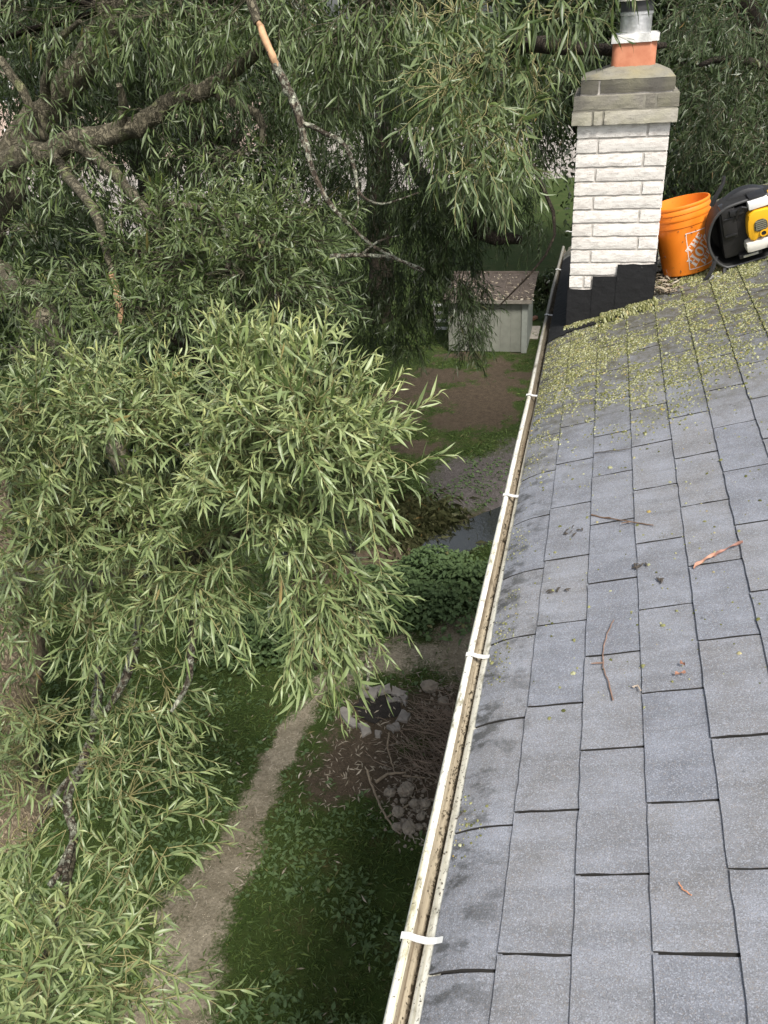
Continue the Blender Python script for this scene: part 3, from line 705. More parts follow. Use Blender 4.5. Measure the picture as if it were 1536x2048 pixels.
# ------------------------------------------------------------------ chimney
def build_chimney():
    ch = empty('chimney', (0.09, 4.68, 5.9)); ch.parent = house
    inv = Matrix.Translation((0.09, 4.68, 5.9)).inverted()
    def put(mb, name, mats, smooth=False, bevel=0.0, par=None):
        o = mb.build(name, mats, ch if par is None else par, smooth, bevel)
        o.matrix_parent_inverse = inv if par is None else Matrix.Identity(4)
        return o
    def m_brick(name, c1, c2, stain, moss):
        t = NT(name); v = t.coord()
        rnd = t.node("ShaderNodeNewGeometry").outputs['Random Per Island']
        col = t.ramp(rnd, [(0.0, c1), (1.0, c2)])
        n1 = t.noise(t.mapv(v, (1, 1, 3.5)), 22, 6, 0.7); n2 = t.noise(v, 130, 4, 0.6); n3 = t.noise(v, 7, 4)
        col = t.mix(t.ramp(n1, [(0.48, 0.0), (0.66, 0.65)]), col, stain)
        col = t.mix(t.ramp(n2, [(0.6, 0.0), (0.72, 0.55)]), col, tuple(x*0.45 for x in stain))
        if moss: col = t.mix(t.ramp(n3, [(0.42, 0.0), (0.7, 0.55)]), col, moss)
        t.bump(t.math('ADD', t.math('MULTIPLY', n1, 1.2), n2), 0.4, 0.005)
        return t.fin(col, 0.92, 0.25)
    white = m_brick('white_brick', (0.63, 0.60, 0.56), (0.74, 0.71, 0.67), (0.42, 0.37, 0.34), None)
    grey = m_brick('weathered_brick', (0.15, 0.138, 0.115), (0.23, 0.213, 0.18), (0.13, 0.122, 0.105), (0.27, 0.26, 0.16))
    pale = m_brick('pale_weathered_brick', (0.30, 0.28, 0.235), (0.4, 0.375, 0.32), (0.27, 0.25, 0.21), (0.38, 0.36, 0.24))
    mort = m_plain('mortar', (0.45, 0.42, 0.385), 0.95, var=0.25, scale=30, bump=0.4)
    X0, X1, Y0, Y1 = -0.126, 0.305, 4.47, 4.91
    def brick(mb, x0, x1, y0, y1, z0, z1):
        # rough-faced brick: grid over all six faces, bumped a little
        nx = max(2, int((x1-x0)/0.028)); ny = max(2, int((y1-y0)/0.028)); nz = 3; vid = {}; vs_ = []; fs = []
        def vert(i, j, k):
            key = (i, j, k)
            if key not in vid:
                ed = sum((i in (0, nx), j in (0, ny), k in (0, nz)))
                p = [x0+(x1-x0)*i/nx, y0+(y1-y0)*j/ny, z0+(z1-z0)*k/nz]
                c = [(x0+x1)/2, (y0+y1)/2, (z0+z1)/2]
                if ed >= 2:
                    q = random.uniform(0.0008, 0.0028)
                    p = [a-(q if (a > b) else -q)*(1 if e else 0) for a, b, e in zip(p, c, (i in (0, nx), j in (0, ny), k in (0, nz)))]
                p = [a+random.uniform(-0.001, 0.001) for a in p]
                vid[key] = len(vs_); vs_.append(p)
            return vid[key]
        for k in (0, nz):
            for i in range(nx):
                for j in range(ny): fs.append([vert(i, j, k), vert(i+1, j, k), vert(i+1, j+1, k), vert(i, j+1, k)])
        for j in (0, ny):
            for i in range(nx):
                for k in range(nz): fs.append([vert(i, j, k), vert(i+1, j, k), vert(i+1, j, k+1), vert(i, j, k+1)])
        for i in (0, nx):
            for j in range(ny):
                for k in range(nz): fs.append([vert(i, j, k), vert(i, j+1, k), vert(i, j+1, k+1), vert(i, j, k+1)])
        mb.add(vs_, fs)
    def course(mb, x0, x1, y0, y1, z0, z1, joints, gap=0.0075):
        b = 0.085; es = [0]+joints+[1]
        for a, c in zip(es[:-1], es[1:]):
            brick(mb, x0+(x1-x0)*a+(gap/2 if a > 0 else 0), x0+(x1-x0)*c-(gap/2 if c < 1 else 0), y0, y0+b, z0, z1)
            brick(mb, x0+(x1-x0)*a+(gap/2 if a > 0 else 0), x0+(x1-x0)*c-(gap/2 if c < 1 else 0), y1-b, y1, z0, z1)
        ym = (y0+y1)/2+random.uniform(-0.05, 0.05)
        for xa in (x0, x1-b):
            brick(mb, xa, xa+b, y0+b+gap, ym-gap/2, z0, z1); brick(mb, xa, xa+b, ym+gap/2, y1-b-gap, z0, z1)
    js = [[0.765], [0.24], [0.745], [0.23], [0.755], [0.225], [0.755], [0.235], [0.77], [0.235], [0.6], [0.17, 0.27], [0.75], [0.24], [0.7]]
    mb = MB(); zt = CAMZ-0.541; hgt = 0.0663
    for i, j in enumerate(js):
        z1 = zt-i*hgt; course(mb, X0, X1, Y0, Y1, z1-hgt+0.0088, z1, j)
    put(mb, 'brick_shaft', white)
    mb = MB(); mb.box(X0+0.007, X1-0.007, Y0+0.007, Y1-0.007, zt-len(js)*hgt, zt+0.19); put(mb, 'mortar_core', mort)
    zb = zt
    mb = MB(); course(mb, -0.155, 0.331, 4.44, 4.94, zb+0.001, zb+0.062, [0.205, 0.305]); put(mb, 'corbel_course', pale)
    mb = MB(); course(mb, -0.149, 0.332, 4.444, 4.936, zb+0.068, zb+0.128, [0.675, 0.785]); put(mb, 'corbel_course', grey)
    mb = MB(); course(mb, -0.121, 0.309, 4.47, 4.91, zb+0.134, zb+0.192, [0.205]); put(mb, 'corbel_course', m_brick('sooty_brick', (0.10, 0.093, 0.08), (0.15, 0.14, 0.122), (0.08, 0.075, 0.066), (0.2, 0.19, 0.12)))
    mb = MB(); mb.box(-0.148, 0.325, 4.447, 4.933, zb+0.004, zb+0.126); mb.box(-0.114, 0.302, 4.478, 4.902, zb+0.127, zb+0.19); put(mb, 'corbel_mortar', m_plain('corbel_mortar', (0.19, 0.178, 0.145), 0.95, var=0.3, scale=30))
    # crown wash: domed mortar slope up to the flue
    mb = MB(); fx, fy = 0.115, 4.69; n = 40; prof = [(1.0, 0.0), (0.97, 0.004), (0.86, 0.012), (0.7, 0.025), (0.55, 0.037), (0.42, 0.047)]
    V = []
    for sc_, z in prof:
        for k in range(n):
            a = 2*math.pi*k/n; c, s_ = math.cos(a), math.sin(a); q = 1/max(abs(c), abs(s_)); w = (sc_-0.42)/0.58
            ex = fx+(0.094-fx)*w; r_x = 0.212*sc_; r_y = 0.217*sc_
            V.append((ex+c*q*r_x+random.uniform(-.002, .002), fy+s_*q*r_y+random.uniform(-.002, .002), zb+0.192+z+random.uniform(-.0015, .0015)))
    mb.add(V, [(i*n+k, i*n+(k+1) % n, (i+1)*n+(k+1) % n, (i+1)*n+k) for i in range(len(prof)-1) for k in range(n)]+[tuple((len(prof)-1)*n+k for k in range(n)), tuple(range(n))[::-1]])
    put(mb, 'crown', m_brick('crown_mortar', (0.21, 0.2, 0.165), (0.21, 0.2, 0.165), (0.12, 0.115, 0.095), (0.27, 0.235, 0.12)), True)
    # clay flue liner: rounded square
    def rsq(hw, r_, n=6):
        P = []
        for cx, cy, a0 in ((hw-r_, hw-r_, 0), (-hw+r_, hw-r_, 90), (-hw+r_, -hw+r_, 180), (hw-r_, -hw+r_, 270)):
            for k in range(n+1): a = R(a0+90*k/n); P.append((cx+r_*math.cos(a), cy+r_*math.sin(a)))
        return P
    TT = lambda p: (fx+p[0], fy+p[1], p[2])
    t = NT('clay_flue'); v = t.coord(); st = t.noise(t.mapv(v, (60, 60, 2)), 1.0, 4, 0.6)
    col = t.mix(t.ramp(t.noise(v, 25, 4), [(0.3, 0.0), (0.7, 1.0)]), (0.46, 0.17, 0.095), (0.56, 0.24, 0.14))
    col = t.mix(t.ramp(st, [(0.67, 0.0), (0.7, 0.7)]), col, (0.6, 0.52, 0.46)); clay = t.fin(col, 0.8, 0.3)
    zf = CAMZ-0.30
    mb = MB(); mb.prism(rsq(0.101, 0.03), zf-0.05, zf+0.098, TT); put(mb, 'flue_tile', clay, True)
    # metal plate with folded skirt, then the liner pipe and its cap
    gal = NT('galvanised'); v = gal.coord(); gc = gal.ramp(gal.noise(v, 40, 4), [(0.3, (0.5, 0.5, 0.5)), (0.7, (0.74, 0.74, 0.73))])
    gal.bump(gal.noise(v, 30, 3), 0.25, 0.01); gal = gal.fin(gc, 0.38, 0.5, 0.85)
    mb = MB(); pl = rsq(0.108, 0.012, 2); zc = zf+0.094
    mb.prism(pl, zc, zc+0.004, TT)
    n = len(pl)
    for a, b in zip(pl, pl[1:]+pl[:1]):
        mb.add([TT((*a, zc+0.002)), TT((*b, zc+0.002)), TT((b[0]*1.01, b[1]*1.01, zc+0.033)), TT((a[0]*1.01, a[1]*1.01, zc+0.033))], [(0, 1, 2, 3)])
    mb.add([TT((-0.108, -0.1105, zc-0.002)), TT((0.075, -0.1105, zc-0.002)), TT((0.076, -0.112, zc+0.033)), TT((0.02, -0.112, zc+0.035)), TT((-0.106, -0.112, zc+0.032))], [(0, 1, 2, 3, 4)])
    mb.prism([(x*0.97, y*0.97) for x, y in pl], zc+0.026, zc+0.03, TT)
    put(mb, 'top_plate', m_plain('foil_plate', (0.78, 0.77, 0.74), 0.5, 0.35, var=0.25, scale=30, bump=0.5))
    mb = MB(); mb.lathe([(0.0, zc+0.02), (0.072, zc+0.02), (0.072, zc+0.107), (0.076, zc+0.109), (0.076, zc+0.118), (0.072, zc+0.12), (0.072, zc+0.16), (0.05, zc+0.16)], 40, TT); put(mb, 'flue_pipe', gal, True)
    mb = MB(); mb.lathe([(0.0, zc+0.163), (0.073, zc+0.163), (0.074, zc+0.122), (0.0745, zc+0.122), (0.0745, zc+0.172)], 40, TT); put(mb, 'pipe_collar', m_plain('dark_collar', (0.03, 0.03, 0.03), 0.5), True)
    mb = MB(); mb.lathe([(0.0, zc+0.215), (0.06, zc+0.21), (0.088, zc+0.196), (0.09, zc+0.165), (0.086, zc+0.165), (0.0, zc+0.19)], 40, TT); put(mb, 'rain_cap', m_plain('cap_metal', (0.62, 0.58, 0.5), 0.5, 0.2), True)
    # stepped black flashing
    blk = NT('black_flashing'); v = blk.coord(); blk.bump(blk.noise(v, 18, 4), 0.35, 0.02)
    col = blk.mix(blk.ramp(blk.noise(v, 70, 3), [(0.72, 0.0), (0.75, 0.4)]), (0.012, 0.012, 0.013), (0.2, 0.2, 0.19)); blk = blk.fin(col, 0.7, 0.25)
    zr = lambda x: ROOF0[2]+(x-ROOF0[0])*math.tan(SL)
    W = X1-X0; xs = lambda f_: X0+W*f_
    st = [(-0.008, 0.30, CAMZ-1.336), (0.28, 0.635, CAMZ-1.268), (0.56, 1.006, CAMZ-1.203)]
    mb = MB()
    for q, (a, b, z) in enumerate(st):
        xa, xb = xs(a), xs(b); yq = Y0-0.004-0.003*q; m = 5
        top = [(xa+(xb-xa)*k/m, yq-0.001, z+random.uniform(-0.003, 0.003)) for k in range(m+1)]
        bot = [(xa+(xb-xa)*k/m, yq-0.003, zr(xa+(xb-xa)*k/m)-0.01) for k in range(m+1)]
        P = top+bot; P2 = [(x, y+0.0025, z_) for x, y, z_ in P]; nn = 2*(m+1)
        mb.add(P+P2, [(k, k+1, m+2+k, m+1+k) for k in range(m)]+[(nn+k, nn+m+1+k, nn+m+2+k, nn+k+1) for k in range(m)]+[(k, nn+k, nn+k+1, k+1) for k in range(m)]+[(0, m+1, nn+m+1, nn), (m, nn+m, nn+2*m+1, 2*m+1)])
    # side turn-up on the right, apron on the roof in front, membrane over the strip left of the chimney
    mb.box(X1+0.004, X1+0.006, Y0-0.006, Y1+0.03, zr(X1)-0.01, CAMZ-1.15)
    mb.box(X0-0.006, X0-0.004, Y0-0.006, Y1+0.03, zr(X0)-0.02, CAMZ-1.30)
    def RT(p):
        return tuple(rw(p[0], p[1], p[2]+float(droop(np.array([p[0]]))[0])))
    for a in range(6):
        s0 = -0.712+0.1067*a/6*1.0; s1 = -0.712+0.1067*(a+1)/6
        mb.box(s0, s1, 4.34, 6.0, 0.0085, 0.0105, T=RT)
    mb.box(-0.6055, -0.145, 4.36, 4.47, 0.0085, 0.0105, T=RT)
    put(mb, 'flashing', blk)
build_chimney()

# ------------------------------------------------------------------ moss and litter on the roof
def build_moss():
    N = 800000
    S = rng.uniform(S0+0.005, 1.25, N); Y = rng.uniform(1.0, 6.2, N)
    base = np.clip((Y-2.85-0.28*np.clip(S+0.3, -0.4, 1.2))/0.95, 0, 1)
    A_ = S*0.83+Y*0.56; B_2 = Y*0.83-S*0.56
    nz = 0.4*vnoise(A_, B_2, 5, 31)+0.35*vnoise(B_2+A_*0.3, A_, 17, 32)+0.25*vnoise(A_*0.4+B_2, A_-B_2*0.2, 48, 36)
    dens = base*np.clip((nz-0.40)*4.0, 0, 1)*0.5
    seam = np.minimum(((S-S0) % E_), E_-((S-S0) % E_)) < 0.007
    dens = np.where(seam & (Y > 3.0), np.maximum(dens*1.6, base*0.25), dens)
    eave = (S < -0.635) & (vnoise(S, Y, 5, 33) > 0.52); dens = np.where(eave, np.maximum(dens, 0.06), dens)
    dens = np.maximum(dens, 0.003*(Y > 1.5)); dens = np.where((Y > 5.3), dens*0.6, dens)
    ok = rng.random(N) < dens
    ok &= ~((S > -0.61) & (S < -0.13) & (Y > 4.45)) & ~((S < -0.6) & (Y > 4.36))
    S = S[ok]; Y = Y[ok]; r_ = 0.0014+np.abs(rng.normal(0, 0.0022, len(S)))+(rng.random(len(S)) < 0.02)*0.004; r_ = np.where(S < -0.635, r_*0.7, r_); h = np.minimum(0.004, r_*0.42)
    k = 2600; s1 = rng.uniform(-0.62, -0.13, k); y1 = 4.47-np.abs(rng.normal(0, 0.04, k))*np.where(s1 > -0.45, 1.2, 0.6)-0.004; r1 = rng.uniform(0.004, 0.011, k); h1 = rng.uniform(0.005, 0.016, k)*np.where(s1 > -0.42, 1.5, 0.8)
    k = 2400; s2 = rng.uniform(-0.11, 0.95, k); y2 = 4.6+np.abs(rng.normal(0, 0.2, k)); r2 = rng.uniform(0.003, 0.011, k); h2 = rng.uniform(0.003, 0.009, k)
    S = np.concatenate([S, s1, s2]); Y = np.concatenate([Y, y1, y2]); r_ = np.concatenate([r_, r1, r2]); h = np.concatenate([h, h1, h2]); n = len(S); m = 7
    a = rng.uniform(0, 6.28, (n, 1))+np.arange(m)*2*math.pi/m; k1 = rng.uniform(0.5, 1.3, (n, m)); k2 = rng.uniform(0.35, 0.7, (n, m))
    z0 = 0.001+np.clip(1-((S-S0)/E_) % 1.0, 0, 1)*0.0066+droop(S)
    z0 = z0[:, None]*np.ones((1, m))
    O = np.stack([S[:, None]+np.cos(a)*r_[:, None]*k1, Y[:, None]+np.sin(a)*r_[:, None]*k1*1.1, z0-0.001], -1)
    I = np.stack([S[:, None]+np.cos(a)*r_[:, None]*k2, Y[:, None]+np.sin(a)*r_[:, None]*k2, z0+h[:, None]*rng.uniform(0.6, 1.1, (n, m))], -1)
    C_ = np.stack([S, Y, z0[:, 0]+h*rng.uniform(0.7, 1.2, n)], -1)[:, None]
    V = np.concatenate([O, I, C_], 1).reshape(-1, 3)
    fl = []; cn = []
    for q in range(m):
        w = (q+1) % m; fl += [q, w, m+w, m+q]; cn.append(4)
    for q in range(m): fl += [m+q, m+(q+1) % m, 2*m]; cn.append(3)
    F3 = ((np.arange(n)*(2*m+1))[:, None]+np.array(fl)[None]).ravel(); cnt = np.tile(cn, n)
    t = NT('moss'); g = t.node("ShaderNodeNewGeometry"); v = t.coord()
    col = t.ramp(g.outputs['Random Per Island'], [(0.0, (0.07, 0.08, 0.025)), (0.35, (0.18, 0.185, 0.075)), (0.7, (0.33, 0.33, 0.16)), (0.93, (0.5, 0.51, 0.34)), (1.0, (0.42, 0.3, 0.1))])
    col = t.mix(t.ramp(t.noise(v, 300, 3), [(0.4, 0.5), (0.65, 0.0)]), col, (0.09, 0.09, 0.03)); t.bump(t.noise(v, 400, 3), 0.8, 0.004)
    mat = t.fin(col, 0.95, 0.1)
    o = link('roof_moss', npmesh('roof_moss', V, F3, cnt, [mat], smooth=True)); o.matrix_world = ROOF_M
    tag(o, kind='stuff')
build_moss()

def roof_curve(name, label, cat, pxs, r0, r1, mat, h=0.009, n=6, side=None):
    P = []
    for i, (px, py) in enumerate(pxs):
        s_, y = roofpx(px, py, h); P.append(rw(s_, y, h+random.uniform(-0.0005, 0.002)))
    out = []
    for i in range(len(P)-1):
        for k in range(4): out.append(P[i]*(1-k/4)+P[i+1]*(k/4)+rng.normal(0, 0.0007, 3))
    out.append(P[-1])
    mb = MB(); mb.tube(out, np.linspace(r0, r1, len(out)), n, jit=0.15)
    for q in (side or []):
        i = int(q*(len(out)-1)); d = rng.normal(0, 1, 3); d -= NR*(d@NR); d = d/np.linalg.norm(d)
        mb.tube([out[i], out[i]+d*0.018+NR*0.004, out[i]+d*0.03+NR*0.006], [r1*1.2, r1, r1*0.6], 5)
    o = mb.build(name, mat, smooth=True); tag(o, label, cat); return o
brown = m_plain('brown_twig', (0.16, 0.10, 0.065), 0.8, var=0.4, scale=60)
redtw = m_plain('reddish_twig', (0.22, 0.135, 0.095), 0.7, var=0.3, scale=50)
dark = m_plain('dark_twig', (0.06, 0.05, 0.04), 0.85, var=0.3, scale=50)
roof_curve('fallen_twig', 'straight dark brown knobbly twig lying across two shingle courses', 'twig', [(1183, 1030), (1215, 1036), (1262, 1044), (1307, 1051)], 0.0028, 0.0017, brown, side=[0.3, 0.7])
roof_curve('fallen_twig', 'long bow shaped reddish brown twig in the middle of a shingle', 'twig', [(1227, 1240), (1214, 1268), (1206, 1300), (1206, 1335), (1218, 1365), (1226, 1400)], 0.0012, 0.0019, redtw, side=[0.55])
roof_curve('fallen_twig', 'thin dark stick alone just below the moss edge', 'twig', [(1190, 906), (1225, 902), (1262, 898)], 0.0022, 0.0014, dark)
roof_curve('fallen_twig', 'tiny pale crooked twig stub beside the bow shaped twig', 'twig', [(1265, 1374), (1276, 1371), (1282, 1382)], 0.0022, 0.0016, m_plain('pale_twig', (0.38, 0.31, 0.24), 0.8))
roof_curve('leaf_stalk', 'little orange curved leaf stalk on a shingle near the bottom', 'leaf stalk', [(1357, 1764), (1364, 1778), (1383, 1791)], 0.0012, 0.0012, m_plain('orange_stalk', (0.55, 0.24, 0.12), 0.6))
roof_curve('fallen_twig', 'thin dark twig sticking out of the gutter over the shingle edge', 'twig', [(912, 1640), (922, 1630), (928, 1621)], 0.0016, 0.001, dark, h=0.004)
def roof_leaf(label, a, b, w, mat, lift=0.006):
    sa, ya = roofpx(*a); sb, yb = roofpx(*b); A = rw(sa, ya, 0.008); B = rw(sb, yb, 0.010)
    d = B-A; L = np.linalg.norm(d); d /= L; sd_ = np.cross(NR, d); n = 9; V = []; F = []
    for i in range(n):
        t = i/(n-1); ww = w*math.sin(math.pi*min(1, t*0.94+0.03))**0.8; c = A+d*L*t+NR*(lift*math.sin(t*3.1)+0.002*math.sin(t*14))
        V += [c+sd_*ww+NR*0.005*(1+math.sin(t*9)), c, c-sd_*ww*0.9+NR*0.004]
    for i in range(n-1): F += [(3*i, 3*i+1, 3*i+4, 3*i+3), (3*i+1, 3*i+2, 3*i+5, 3*i+4)]
    mb = MB(); mb.add(V, F); o = mb.build('fallen_leaf', mat, smooth=True); tag(o, label, 'leaf'); return o
ol = m_plain('orange_brown_leaf', (0.38, 0.2, 0.135), 0.6, var=0.35, scale=40); bl = m_plain('dull_brown_leaf', (0.24, 0.12, 0.09), 0.7, var=0.4, scale=40)
roof_leaf('folded orange brown willow leaf, broad at its tip, on the shingles', (1389, 1143), (1434, 1116), 0.007, ol)
roof_leaf('narrow dull brown leaf touching the end of the folded orange leaf', (1430, 1119), (1488, 1092), 0.004, bl)
roof_leaf('small orange leaf scrap on the shingle right of the bow shaped twig', (1362, 1333), (1373, 1338), 0.004, ol, 0.003)
roof_leaf('thin orange leaf sliver just below another orange scrap', (1352, 1356), (1374, 1353), 0.002, ol, 0.003)
def crumbs(px, py, n, spread, label):
    mb = MB(); s_, y = roofpx(px, py)
    for k in range(n):
        c = rw(s_+random.gauss(0, spread), y+random.gauss(0, spread*0.7), 0.009); r_ = random.uniform(0.003, 0.008)
        d = rng.normal(0, 1, 3); d -= NR*(d@NR); d /= np.linalg.norm(d)
        mb.tube([c-d*r_*1.6, c+NR*0.002, c+d*r_*1.6], [0.001, r_*0.5, 0.001], 5)
    o = mb.build('debris_clump', dark); tag(o, label, 'debris')
crumbs(1278, 1135, 9, 0.012, 'black crumbly debris clump on a joint between two shingle courses')
crumbs(1318, 1166, 5, 0.008, 'thin black smear of debris right below the black crumbly clump')
crumbs(1140, 1070, 9, 0.02, 'dark crumbs in a shingle joint left of the straight twig')
crumbs(1115, 1182, 6, 0.016, 'dark crumbs on a joint in the second course from the gutter')

# ------------------------------------------------------------------ bucket
def build_bucket():
    plas = NT('orange_plastic'); v = plas.coord()
    c = plas.mix(plas.ramp(plas.noise(v, 5, 3), [(0.3, 0.0), (0.7, 1.0)]), (0.80, 0.20, 0.012), (0.86, 0.25, 0.02))
    d = plas.math('MULTIPLY', plas.ramp(plas.noise(v, 45, 5, 0.7), [(0.62, 0.0), (0.68, 0.8)]), plas.ramp(plas.noise(v, 6, 3), [(0.45, 0.1), (0.6, 1.0)]))
    c = plas.mix(d, c, (0.09, 0.045, 0.02)); plas = plas.fin(c, 0.42, 0.45)
    plas.node_tree.nodes["Principled BSDF"].inputs['Subsurface Weight'].default_value = 0.0
    s_, y = roofpx(1376, 543); base = rw(s_, y, 0.012)
    b = empty('bucket', tuple(base)); tag(b, 'orange plastic bucket with white square emblem standing beside the chimney', 'bucket')
    tilt = R(-13.5); b.rotation_euler = (R(-2), tilt, 0)
    Hh, rb, rt = 0.365, 0.128, 0.149
    rad = lambda z: rb+(rt-rb)*z/Hh
    prof = [(0, 0.012), (rb-0.006, 0.012), (rb-0.004, 0.0), (rb, 0.004), (rad(0.255), 0.255), (rad(0.255)+0.0045, 0.257), (rad(0.262)+0.0045, 0.266), (rad(0.29)+0.003, 0.288), (rad(0.292)+0.0065, 0.292), (rad(0.3)+0.0065, 0.302), (rad(0.32)+0.004, 0.321), (rad(0.325)+0.008, 0.325), (rad(0.332)+0.008, 0.335),
            (rad(0.345)+0.003, 0.347), (rt+0.005, 0.35), (rt+0.007, 0.36), (rt+0.005, 0.366), (rt-0.001, 0.366), (rt-0.003, 0.35), (rb-0.004, 0.02), (0, 0.018)]
    mb = MB(); mb.lathe(prof, 64); mb.build('body', plas, b, True)
    # carrying handle folded down at the back
    mb = MB(); pts = [(0.162*math.cos(a), 0.162*math.sin(a), 0.30-0.13*math.sin(a)) for a in np.linspace(0, math.pi, 24)]
    mb.tube(pts, 0.0022, 8); mb.build('handle', m_plain('wire', (0.45, 0.45, 0.44), 0.35, 0.9), b, True)
    # emblem: white square outline with slanting slab letters, wrapped on the wall
    paint = m_plain('white_print', (0.83, 0.74, 0.68), 0.5, var=0.06)
    A0 = R(-46)                                # middle of the emblem on the wall
    zc = 0.125
    def wrap(x, z, off=0.0012):
        r_ = rad(zc+z)+off; a = A0+x/rad(zc); return (r_*math.cos(a), r_*math.sin(a), zc+z)
    mb = MB(); hs = 0.098; lw = 0.0042
    def quadstrip(x0, x1, z0, z1, n=10):
        P = []; F = []
        for i in range(n+1):
            x = x0+(x1-x0)*i/n; P += [wrap(x, z0), wrap(x, z1)]
        for i in range(n): F.append((2*i, 2*i+2, 2*i+3, 2*i+1))
        mb.add(P, F)
    quadstrip(-hs, hs, hs-lw, hs, 24); quadstrip(-hs, hs, -hs, -hs+lw, 24); quadstrip(-hs, -hs+lw, -hs+lw, hs-lw, 2); quadstrip(hs-lw, hs, -hs+lw, hs-lw, 2)
    # glyphs on a unit cell (width w, height 1): lists of quads
    def Rr(x0, x1, y0, y1): return [(x0, y0), (x1, y0), (x1, y1), (x0, y1)]
    def ring(w, y0, y1, th, half=False):
        out = []; n = 16; a0, a1 = (-90, 90) if half else (0, 360)
        cx = 0.22 if half else w/2; rx = (w-0.22) if half else w/2; cy = (y0+y1)/2; ry = (y1-y0)/2
        for i in range(n):
            q = []
            for a, k in ((a0+(a1-a0)*i/n, 0), (a0+(a1-a0)*(i+1)/n, 0), (a0+(a1-a0)*(i+1)/n, 1), (a0+(a1-a0)*i/n, 1)):
                fx_ = rx-(th if k else 0); fy_ = ry-(th*0.42 if k else 0); q.append((cx+fx_*math.cos(R(a)), cy+fy_*math.sin(R(a))))
            out.append(q)
        return out
    G = {'T': (0.8, [Rr(0.28, 0.52, 0, 1), Rr(0, 0.27, 0.84, 1), Rr(0.53, 0.8, 0.84, 1), Rr(0, 0.09, 0.66, 0.83), Rr(0.71, 0.8, 0.66, 0.83), Rr(0.17, 0.27, 0, 0.1), Rr(0.53, 0.63, 0, 0.1)]),
         'H': (0.94, [Rr(0.08, 0.34, 0, 1), Rr(0.6, 0.86, 0, 1), Rr(0.35, 0.59, 0.44, 0.56), Rr(0, 0.07, 0, 0.1), Rr(0, 0.07, 0.9, 1), Rr(0.35, 0.42, 0, 0.1), Rr(0.35, 0.42, 0.9, 1), Rr(0.52, 0.59, 0, 0.1), Rr(0.52, 0.59, 0.9, 1), Rr(0.87, 0.94, 0, 0.1), Rr(0.87, 0.94, 0.9, 1)]),
         'E': (0.76, [Rr(0.06, 0.32, 0, 1), Rr(0.33, 0.7, 0, 0.14), Rr(0.33, 0.7, 0.86, 1), Rr(0.33, 0.58, 0.44, 0.56), Rr(0.62, 0.71, 0.15, 0.34), Rr(0.62, 0.71, 0.66, 0.85)]),
         'O': (0.92, ring(0.92, 0, 1, 0.27)),
         'M': (1.1, [Rr(0.05, 0.24, 0, 1), Rr(0.84, 1.08, 0, 1), [(0.25, 1), (0.5, 1), (0.62, 0.2), (0.52, 0)], [(0.72, 1), (0.83, 1), (0.62, 0.0), (0.53, 0.0)]]),
         'D': (0.86, [Rr(0.05, 0.3, 0, 1)]+ring(0.86, 0, 1, 0.27, True)),
         'P': (0.78, [Rr(0.05, 0.3, 0, 1)]+ring(0.78, 0.42, 1, 0.24, True))}
    def word(txt, x0, z0, h_, wmax, ang):
        tot = sum(G[c][0] for c in txt)+0.1*(len(txt)-1); kx = wmax/tot; cx = 0
        for c in txt:
            for q in G[c][1]:
                P = [(x0+(cx+u)*kx*math.cos(ang)-v_*h_*math.sin(ang), z0+(cx+u)*kx*math.sin(ang)+v_*h_*math.cos(ang)) for u, v_ in q]
                mb.add([wrap(*p) for p in P], [(0, 1, 2, 3)])
            cx += G[c][0]+0.1
    ang = R(45)
    word('THE', -0.086, -0.014, 0.033, 0.110, ang)
    word('HOME', -0.066, -0.090, 0.060, 0.205, ang)
    word('DEPOT', -0.008, -0.094, 0.038, 0.140, ang)
    mb.build('emblem', paint, b)
    # scraps of leaf stuck to the plastic
    for k in range(16):
        z = random.uniform(0.01, 0.34); a = random.uniform(R(-160), R(-60)); r_ = rad(z)+(0.008 if z > 0.25 else 0.0018); L = random.uniform(0.005, 0.014)
        p = np.array((r_*math.cos(a), r_*math.sin(a), z)); tng = np.array((-math.sin(a), math.cos(a), 0)); d = tng*random.uniform(-1, 1)+np.array([0, 0, random.uniform(-1, 1)]); d /= np.linalg.norm(d)
        mb = MB(); mb.tube([p-d*L/2, p+np.array((math.cos(a), math.sin(a), 0))*0.001, p+d*L/2], [0.0006, 0.0019, 0.0006], 5); mb.build('leaf_scrap', dark, b)
build_bucket()

